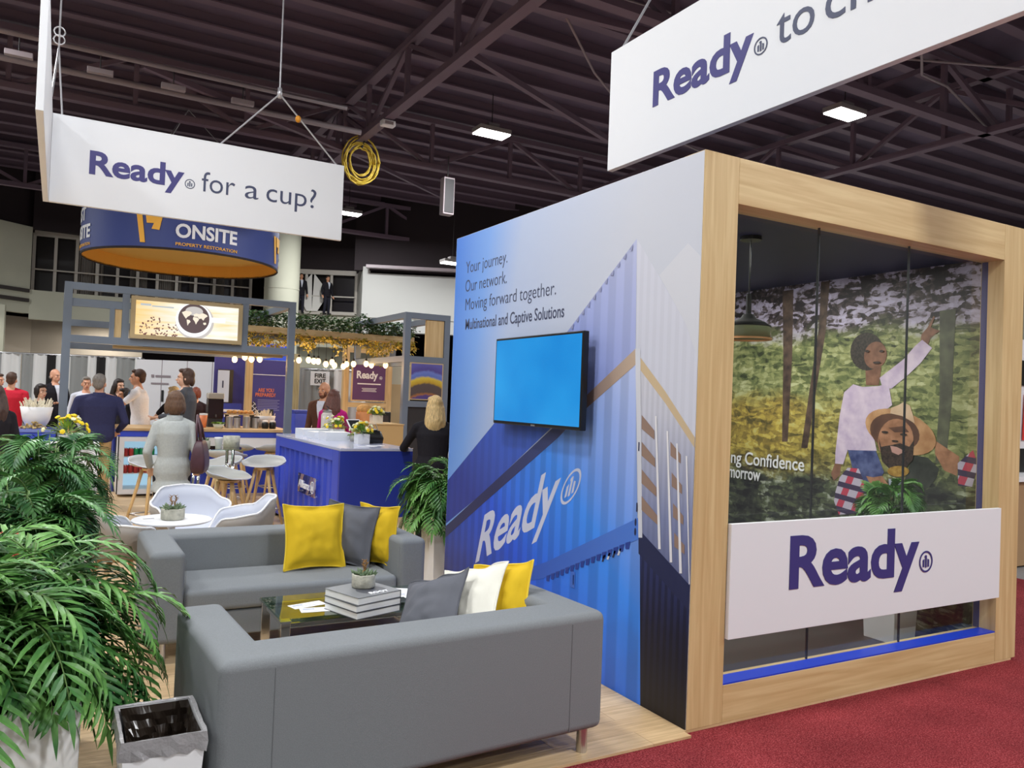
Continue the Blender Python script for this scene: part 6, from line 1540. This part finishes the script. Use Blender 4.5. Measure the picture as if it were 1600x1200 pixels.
def person(label, x, y, h, rz, top, legs, hair, skin=None, hstyle='short', female=False, arms=None, head_yaw=0.0, topstyle='jacket', shoes=None, hem=.80, sleeve='long', lean=0.0, shirt=None, beard=None, head_tilt=0.0, width=1.0, crouch=0.0):
    """standing figure; local frame faces -Y, right hand at -X; arms = {'R': (elbow, wrist), 'L': ...} offsets from the shoulder"""
    skin = skin or M_SKIN
    t = thing('person', label, 'person', (x, y, 0), rz)
    k = h / 1.75
    t.matrix_basis = Matrix.Translation((x, y, 0)) @ Matrix.Rotation(rz, 4, 'Z') @ Matrix.Scale(k, 4)
    sw = (.165 if female else .195) * width; hw = (.155 if female else .15) * width; ww = (.125 if female else .15) * width; cw = (.15 if female else .175) * width
    L = lambda z: Vector((0, -lean * max(0, z - .95), 0))            # forward lean above the hip
    tor = [(.84, hw * .8, .095), (.92, hw * 1.04, .118), (1.0, hw, .115), (1.08, ww, .10), (1.2, (ww + cw) / 2, .11), (1.32, cw, .118 if not female else .12), (1.40, cw * .92, .098), (1.45, cw * .55, .075), (1.50, .060, .06)]
    def torso(b, grow=0.0, z0=0.0, z1=9, flare=0.0, hemz=None):
        rs = [q for q in tor if z0 <= q[0] <= z1]
        if hemz is not None and hemz < rs[0][0]:
            rs = [(hemz, rs[0][1] * 1.12 + flare, rs[0][2] * 1.16 + flare)] + [(z_, max(a, hw * 1.0), max(c, .105)) for z_, a, c in rs[:2]] + rs[2:]
        b.loft([ering(Vector((0, 0, z_)) + L(z_), a + grow, c + grow) for z_, a, c in rs])
    arms = arms or {}
    J = {}
    for sd, sx in (('R', -1), ('L', 1)):
        sh = Vector((sx * sw, 0, 1.395)) + L(1.4)
        e_, w_ = arms.get(sd, ((sx * .06, .03, -.29), (sx * .075, -.06, -.54)))
        J[sd] = (sh, sh + Vector(e_), sh + Vector(w_))
    legx = .085
    feet = {}
    for sx in (-1, 1):
        feet[sx] = (Vector((sx * legx, 0, .88)), Vector((sx * (legx + .01), -.02, .48)), Vector((sx * (legx + .02), .02 - .02 * sx, .085)))
    # body: one continuous surface
    b = MB(); torso(b)
    hd = Vector((0, -.012, 1.50)) + L(1.5)
    b.capsule(Vector((0, .01, 1.42)) + L(1.42), hd + Vector((0, 0, .06)), .056 if not female else .048, .052 if not female else .045, 14)
    HM = Matrix.Rotation(head_yaw, 3, 'Z') @ Matrix.Rotation(head_tilt, 3, 'X')
    def H(p): return hd + HM @ Vector(p)
    f_ = .95 if female else 1.0
    b.ell(H((0, .012, .155)), (.074 * f_, .094, .096), 18, HM)
    b.ell(H((0, -.022, .075)), (.056 * f_, .070, .068), 16, HM)
    b.ell(H((0, -.040, .040)), (.034 * f_, .045, .032), 12, HM)
    b.capsule(H((0, -.088, .135)), H((0, -.112, .092)), .009, .015, 8)
    b.ell(H((0, -.084, .058)), (.026, .016, .014), 10, HM)
    b.ell(H((0, -.080, .150)), (.055, .02, .016), 10, HM)
    for sx in (-1, 1):
        b.ell(H((sx * .076 * f_, .012, .105)), (.012, .024, .033), 10, HM)
        b.ell(H((sx * .036, -.066, .098)), (.022, .018, .02), 8, HM)
    for sd in 'RL':
        s0, e0, w0 = J[sd]
        sx = -1 if sd == 'R' else 1; b.capsule(Vector((sx * .03, .005, 1.455)) + L(1.45), s0, .038, .042, 10)
        b.capsule(s0, e0, .048 if not female else .040, .037 if not female else .032, 12); b.capsule(e0, w0, .038 if not female else .032, .026 if not female else .022, 12)
        hand_pieces(b, w0, (w0 - e0), (1, 0, 0) if abs((w0 - e0).normalized().x) < .8 else (0, 1, 0))
    for sx in (-1, 1):
        a0, k0, f0 = feet[sx]
        b.capsule(a0, k0, .083, .055, 12); b.capsule(k0, f0, .056, .036, 12); b.capsule(f0 + Vector((0, .02, -.045)), f0 + Vector((0, -.15, -.055)), .036, .028, 10)
    b.build('body', skin, t, remesh=.0105, smoothit=2)
    # face
    for sx in (-1, 1):
        MB().ell(H((sx * .033, -.083, .118)), (.0125, .006, .0065), 10, HM).build('eye', M_EYEW, t, smooth=True)
        MB().ell(H((sx * .033, -.0885, .118)), (.006, .003, .006), 8, HM).build('iris', M_EYE, t, smooth=True)
    MB().ell(H((0, -.097, .058)), (.024, .007, .0075), 10, HM).build('lips', M_LIP, t, smooth=True)
    if hair:
        for sx in (-1, 1): MB().capsule(H((sx * .020, -.094, .142)), H((sx * .050, -.083, .145)), .005, .0035, 6).build('eyebrow', hair, t, smooth=True)
    # legs
    b = MB()
    b.loft([ering((0, 0, z_), a + .006, c + .008) for z_, a, c in tor[:3]])
    for sx in (-1, 1):
        a0, k0, f0 = feet[sx]
        b.capsule(a0, k0, .098, .072, 12); b.capsule(k0, f0 + Vector((0, 0, .02)), .072, .056, 12)
    b.build('trousers', legs, t, remesh=.014, smoothit=3)
    for sx in (-1, 1):
        f0 = feet[sx][2]
        b = MB(); b.capsule(f0 + Vector((0, .03, -.04)), f0 + Vector((0, -.17, -.05)), .046, .036, 10); b.capsule(f0 + Vector((0, .01, .0)), f0 + Vector((0, .01, -.04)), .046, .046, 10); b.box(f0.x - .035, f0.x + .035, f0.y - .19, f0.y + .06, .0, .02)
        b.build('shoe', shoes or M_BLACK, t, remesh=.011, smoothit=2)
    # top
    b = MB()
    g = .026 if topstyle in ('jacket', 'coat') else .020
    torso(b, g, 0, 1.47, {'coat': .04, 'jacket': .012}.get(topstyle, .0), hem)
    for sd in 'RL':
        s0, e0, w0 = J[sd]; ra = (.060 if topstyle in ('jacket', 'coat') else .053) * (.92 if female else 1)
        sx = -1 if sd == 'R' else 1
        b.capsule(Vector((sx * .045, .005, 1.452)) + L(1.45), s0 + Vector((-sx * .01, 0, .004)), .048, ra * .98, 12)
        if sleeve == 'long': b.capsule(s0, e0, ra, ra * .84, 12); b.capsule(e0, w0 - (w0 - e0).normalized() * .03, ra * .84, ra * .66, 12)
        elif sleeve == 'mid': b.capsule(s0, e0, ra, ra * .84, 12); b.capsule(e0, e0.lerp(w0, .45), ra * .84, ra * .74, 12)
        else: b.capsule(s0, s0.lerp(e0, .62), ra * 1.04, ra * .98, 12)
    nm = {'jacket': 'jacket', 'coat': 'coat', 'shirt': 'shirt'}[topstyle]
    o = b.build(nm, top, t, remesh=.012, smoothit=3)
    if topstyle in ('jacket', 'coat'):
        b = MB(); c0 = Vector((0, .012, 1.475)) + L(1.47)
        rings = []
        for r_, z_ in ((.092, -.045), (.074, .030), (.066, .030), (.074, -.035)): rings.append([c0 + Vector((r_ * cos(a), r_ * .92 * sin(a), z_ - .02 * max(0, -sin(a)))) for a in [2 * pi * i / 20 for i in range(20)]])
        b.loft(rings, caps=False); b.build('collar', top, o, smooth=True)
        if shirt:
            b = MB(); gy = -.118 - g
            b.loft([[Vector((sx * w_, gy + dy, z_)) + L(z_) for sx in (-1, 1)] for w_, z_, dy in ((.006, 1.14, .004), (.035, 1.30, -.006), (.055, 1.40, .016), (.06, 1.46, .05))], closed=False)
            b.build('shirt_front', shirt, t, solid=.008)
    # hair
    if hair and hstyle != 'bald':
        b = MB()
        b.ell(H((0, .026, .168)), (.083, .095, .095), 18, HM)
        if hstyle in ('short', 'side'):
            b.ell(H((0, .062, .115)), (.070, .052, .075), 14, HM); b.ell(H((0, -.045, .222)), (.062, .045, .03), 12, HM)
            if hstyle == 'side':
                for sx in (-1, 1): b.ell(H((sx * .066, .03, .10)), (.022, .055, .075), 12, HM)
                b.ell(H((0, .085, .085)), (.066, .04, .075), 12, HM)
        if hstyle in ('bob', 'long', 'pony'):
            b.ell(H((0, -.04, .215)), (.07, .05, .035), 12, HM)
            for sx in (-1, 1): b.ell(H((sx * .070, .02, .12)), (.026, .062, .085), 12, HM)
            b.ell(H((0, .07, .11)), (.080, .055, .095), 14, HM)
        if hstyle == 'bob':
            b.ell(H((0, .055, .085)), (.096, .072, .085), 16, HM)
            for sx in (-1, 1): b.ell(H((sx * .078, .01, .085)), (.028, .06, .075), 12, HM)
        if hstyle == 'long':
            rnd = random.Random(int(h * 1000) + len(label))
            for q in range(34):
                a = -.45 + (pi + .9) * q / 33
                p = H((.085 * cos(a), .03 + .075 * sin(a), .12)); e = p + Vector((.012 * cos(a), .03 + .012 * sin(a), -rnd.uniform(.22, .34)))
                b.capsule(p, p.lerp(e, .6) + Vector((.01 * cos(a), .02, 0)), .021, .022, 8); b.capsule(p.lerp(e, .6) + Vector((.01 * cos(a), .02, 0)), e, .022, .008, 8)
        if hstyle == 'pony':
            b.ell(H((0, .12, .16)), (.045, .05, .05), 12, HM); b.capsule(H((0, .14, .14)), H((.03, .17, .02)), .035, .02, 10)
        b.build('hair', hair, t, remesh=.009, smoothit=1)
    if hstyle == 'bald' and hair:
        b = MB(); 
        for sx in (-1, 1): b.ell(H((sx * .073, .03, .10)), (.008, .04, .03), 10, HM)
        b.ell(H((0, .095, .09)), (.05, .014, .04), 10, HM); b.build('hair', hair, t, smooth=True)
    if beard:
        b = MB(); b.ell(H((0, -.040, .035)), (.047, .050, .038), 14, HM)
        for sx in (-1, 1): b.ell(H((sx * .046, -.028, .07)), (.014, .04, .045), 10, HM)
        b.ell(H((0, -.092, .074)), (.026, .010, .007), 10, HM); b.build('beard', beard, t, smooth=True)
    return t, H, J, k
H_GREY = hair_mat('grey_hair', (128, 122, 116)); H_BROWN = hair_mat('brown_hair', (74, 50, 38)); H_DARK = hair_mat('dark_hair', (38, 28, 26)); H_BLOND = hair_mat('blond_hair', (206, 176, 122)); H_AUB = hair_mat('auburn_hair', (120, 58, 40)); H_BOB = hair_mat('warm_brown_hair', (96, 68, 48))
C_NAVY = cloth('navy_wool', (52, 54, 88)); C_GREY = cloth('pale_grey_wool', (176, 180, 178)); C_BLK = cloth('black_cloth', (34, 32, 38)); C_CHAR = cloth('charcoal_suit', (78, 80, 86)); C_TEE = cloth('white_cotton', (238, 236, 240)); C_RED = cloth('red_knit', (196, 40, 60))
C_TAN = cloth('tan_trousers', (176, 146, 102)); C_DKTR = cloth('dark_trousers', (38, 38, 48)); C_BRN = cloth('brown_jacket', (94, 62, 48)); C_MAG = cloth('magenta_knit', (186, 36, 120)); C_PLUM = cloth('dark_plum', (52, 40, 48)); C_SHIRT = cloth('pale_shirt', (214, 218, 230))
# near to far
tw, HW, JW, kw = person('person in pale grey jacket with short brown bob, seen from behind at the bar stools', .98, 8.18, 1.61, pi - .12, C_GREY, C_DKTR, H_BOB, M_SKIN, 'bob', True,
       {'R': ((-.06, .05, -.27), (-.07, -.05, -.42)), 'L': ((.085, .04, -.27), (.055, -.10, -.44))}, 0, 'coat', hem=.72, sleeve='long', head_tilt=.05, width=.96)
person('person with long blond hair and black jacket leaning on the end of the blue counter', 3.47, 7.74, 1.66, pi - .35, C_BLK, C_BLK, H_BLOND, M_SKIN, 'long', True, {'L': ((.14, -.10, -.24), (.10, -.34, -.27)), 'R': ((-.06, .05, -.28), (-.06, -.08, -.5))}, .35, 'jacket', lean=.12, width=1.12)
person('person in dark navy jacket and tan trousers with grey hair, back to the camera', .50, 12.26, 1.79, pi + .12, C_NAVY, C_TAN, H_GREY, M_SKIN2, 'short', False, {'R': ((-.09, .03, -.28), (-.03, -.14, -.42)), 'L': ((.09, .02, -.28), (.03, -.16, -.38))}, -.35, 'jacket', hem=.84, width=1.22)
person('person at the left edge with long dark hair and black dress', -.56, 10.06, 1.60, pi + .3, C_BLK, C_BLK, hair_mat('dim_brown_hair', (66, 46, 40)), M_SKIN, 'long', True, None, 0, 'jacket')
tt, HT, JT, kt = person('person in white T-shirt and lanyard reaching across the counter', 1.22, 14.55, 1.92, -pi / 2 - .25, C_TEE, C_DKTR, H_BROWN, M_SKIN2, 'short', False, {'L': ((.05, -.20, -.20), (-.02, -.30, -.38)), 'R': ((-.10, -.24, -.14), (-.16, -.50, -.05))}, 0, 'shirt', hem=.86, sleeve='half', lean=.10, width=1.05)
person('person in charcoal suit with swept brown hair, in profile behind the grey jacket', 1.66, 12.72, 1.93, -pi / 2 - .35, C_CHAR, C_CHAR, H_BROWN, M_SKIN, 'side', False, {'L': ((.05, -.06, -.28), (-.02, -.28, -.30)), 'R': ((-.06, -.05, -.28), (.0, -.28, -.34))}, .1, 'jacket', shirt=C_SHIRT, hem=.80, width=1.05)
person('person with blond bob and black top stretching an arm across the counter', 1.78, 14.9, 1.66, pi + .5, C_BLK, C_DKTR, H_BLOND, M_SKIN, 'bob', True, {'L': ((.08, -.18, -.22), (.20, -.40, -.30)), 'R': ((-.06, .02, -.28), (-.06, -.1, -.48))}, .2, 'shirt', sleeve='half', lean=.1)
person('person with dark hair and black top between the navy jacket and the white T-shirt', 1.02, 15.35, 1.60, -pi / 2 + .3, C_BLK, C_BLK, H_DARK, M_SKIN3, 'long', True, None, 0, 'shirt')
person('person with long dark hair behind the navy jacket, beyond the counter', .97, 16.2, 1.76, .5, C_BLK, C_BLK, H_DARK, M_SKIN, 'long', True, None, 0, 'shirt')
person('person with glasses and grey hair far behind the navy jacket', .47, 17.0, 1.78, .1, C_SHIRT, C_DKTR, H_GREY, M_SKIN2, 'short', False, None, 0, 'shirt')
person('bald person in black suit holding a phone before the white drapes', -.05, 18.4, 1.92, .55, C_BLK, C_BLK, H_GREY, M_SKIN2, 'bald', False, {'R': ((-.05, -.05, -.28), (.05, -.26, -.26)), 'L': ((.06, -.04, -.28), (-.02, -.27, -.27))}, .15, 'jacket', shirt=C_SHIRT)
person('smiling person with dark tied hair and black top behind the pot of straws', -.22, 14.55, 1.62, .35, C_BLK, C_BLK, H_DARK, M_SKIN, 'pony', True, {'L': ((.08, -.08, -.26), (.12, -.30, -.20)), 'R': ((-.06, -.03, -.28), (-.02, -.2, -.4))}, .25, 'shirt')
person('person in bright red top, back to the camera at the left', -.70, 16.5, 1.80, pi - .2, C_RED, C_DKTR, H_BROWN, M_SKIN2, 'short', False, None, 0, 'shirt', sleeve='mid', width=1.1)
person('person cut by the left picture edge, facing right beyond the red top', -.98, 17.9, 1.78, .9, C_GREY, C_DKTR, H_BROWN, M_SKIN2, 'short', False, None, 0, 'shirt')
person('person with auburn ponytail mostly hidden behind the charcoal suit', 2.22, 15.65, 1.66, pi - .3, C_PLUM, C_DKTR, H_AUB, M_SKIN, 'pony', True, None, 0, 'shirt')
person('bald bearded person in brown jacket beyond the blue counter', 3.67, 12.45, 1.82, -.75, C_BRN, C_DKTR, None, M_SKIN3, 'bald', False, None, -.15, 'jacket', shirt=C_SHIRT, beard=hair_mat('brown_beard', (110, 66, 44)))
person('person in magenta top with long brown hair beyond the blue counter', 3.42, 11.2, 1.70, pi - .6, C_MAG, C_DKTR, hair_mat('chestnut_hair', (92, 52, 42)), M_SKIN, 'long', True, {'R': ((-.05, -.12, -.26), (-.02, -.30, -.36)), 'L': ((.06, -.08, -.28), (.02, -.28, -.40))}, 0, 'shirt', lean=.12)
w1 = person('dark-clothed person standing at the left of the tied window curtain', 8.75, 33.75, 1.7, 0, C_BLK, C_DKTR, H_DARK, M_SKIN3, 'short', False, None, 0, 'jacket', shirt=C_SHIRT)[0]
w2 = person('dark-clothed person standing at the right of the tied window curtain', 9.75, 33.3, 1.65, .3, C_BLK, C_DKTR, H_DARK, M_SKIN3, 'short', False, None, 0, 'jacket', shirt=C_SHIRT)[0]
for w in (w1, w2): w.matrix_basis = Matrix.Translation((0, 0, 4.95)) @ w.matrix_basis
# shoulder bag of the grey jacket
t = thing('handbag', 'dark plum leather handbag hanging from the shoulder of the grey jacket', 'bag', (1.215, 8.12, .83), -.3)
b = MB(); b.loft([ringq(.045, .14, 0, 6), ringq(.07, .17, .05, 6), ringq(.065, .165, .18, 6), ringq(.04, .14, .30, 6), ringq(.02, .10, .33, 6)]); b.build('bag_body', mat('plum_leather', srgb(74, 44, 54), .45, noise=.15, nscale=20), t, smooth=True, sub=1)
for s in (-1, 1): MB().tube([(.02 * s, -.09, .30), (.015 * s - .02, -.06, .45), (-.04, 0, .56), (.015 * s - .02, .06, .45), (.02 * s, .09, .30)], .011, 8).build('strap', mat('plum_leather', None), t, smooth=True)
# lanyard of the white T-shirt
b = MB()
for sx in (-1, 1): b.tube([HT((sx * .07, .02, -.03)), HT((sx * .06, -.10, -.10)), HT((sx * .02, -.16, -.30)), HT((0, -.155, -.36))], .006, 5)
b.build('lanyard', mat('blue_lanyard', srgb(90, 130, 180), .6), tt)
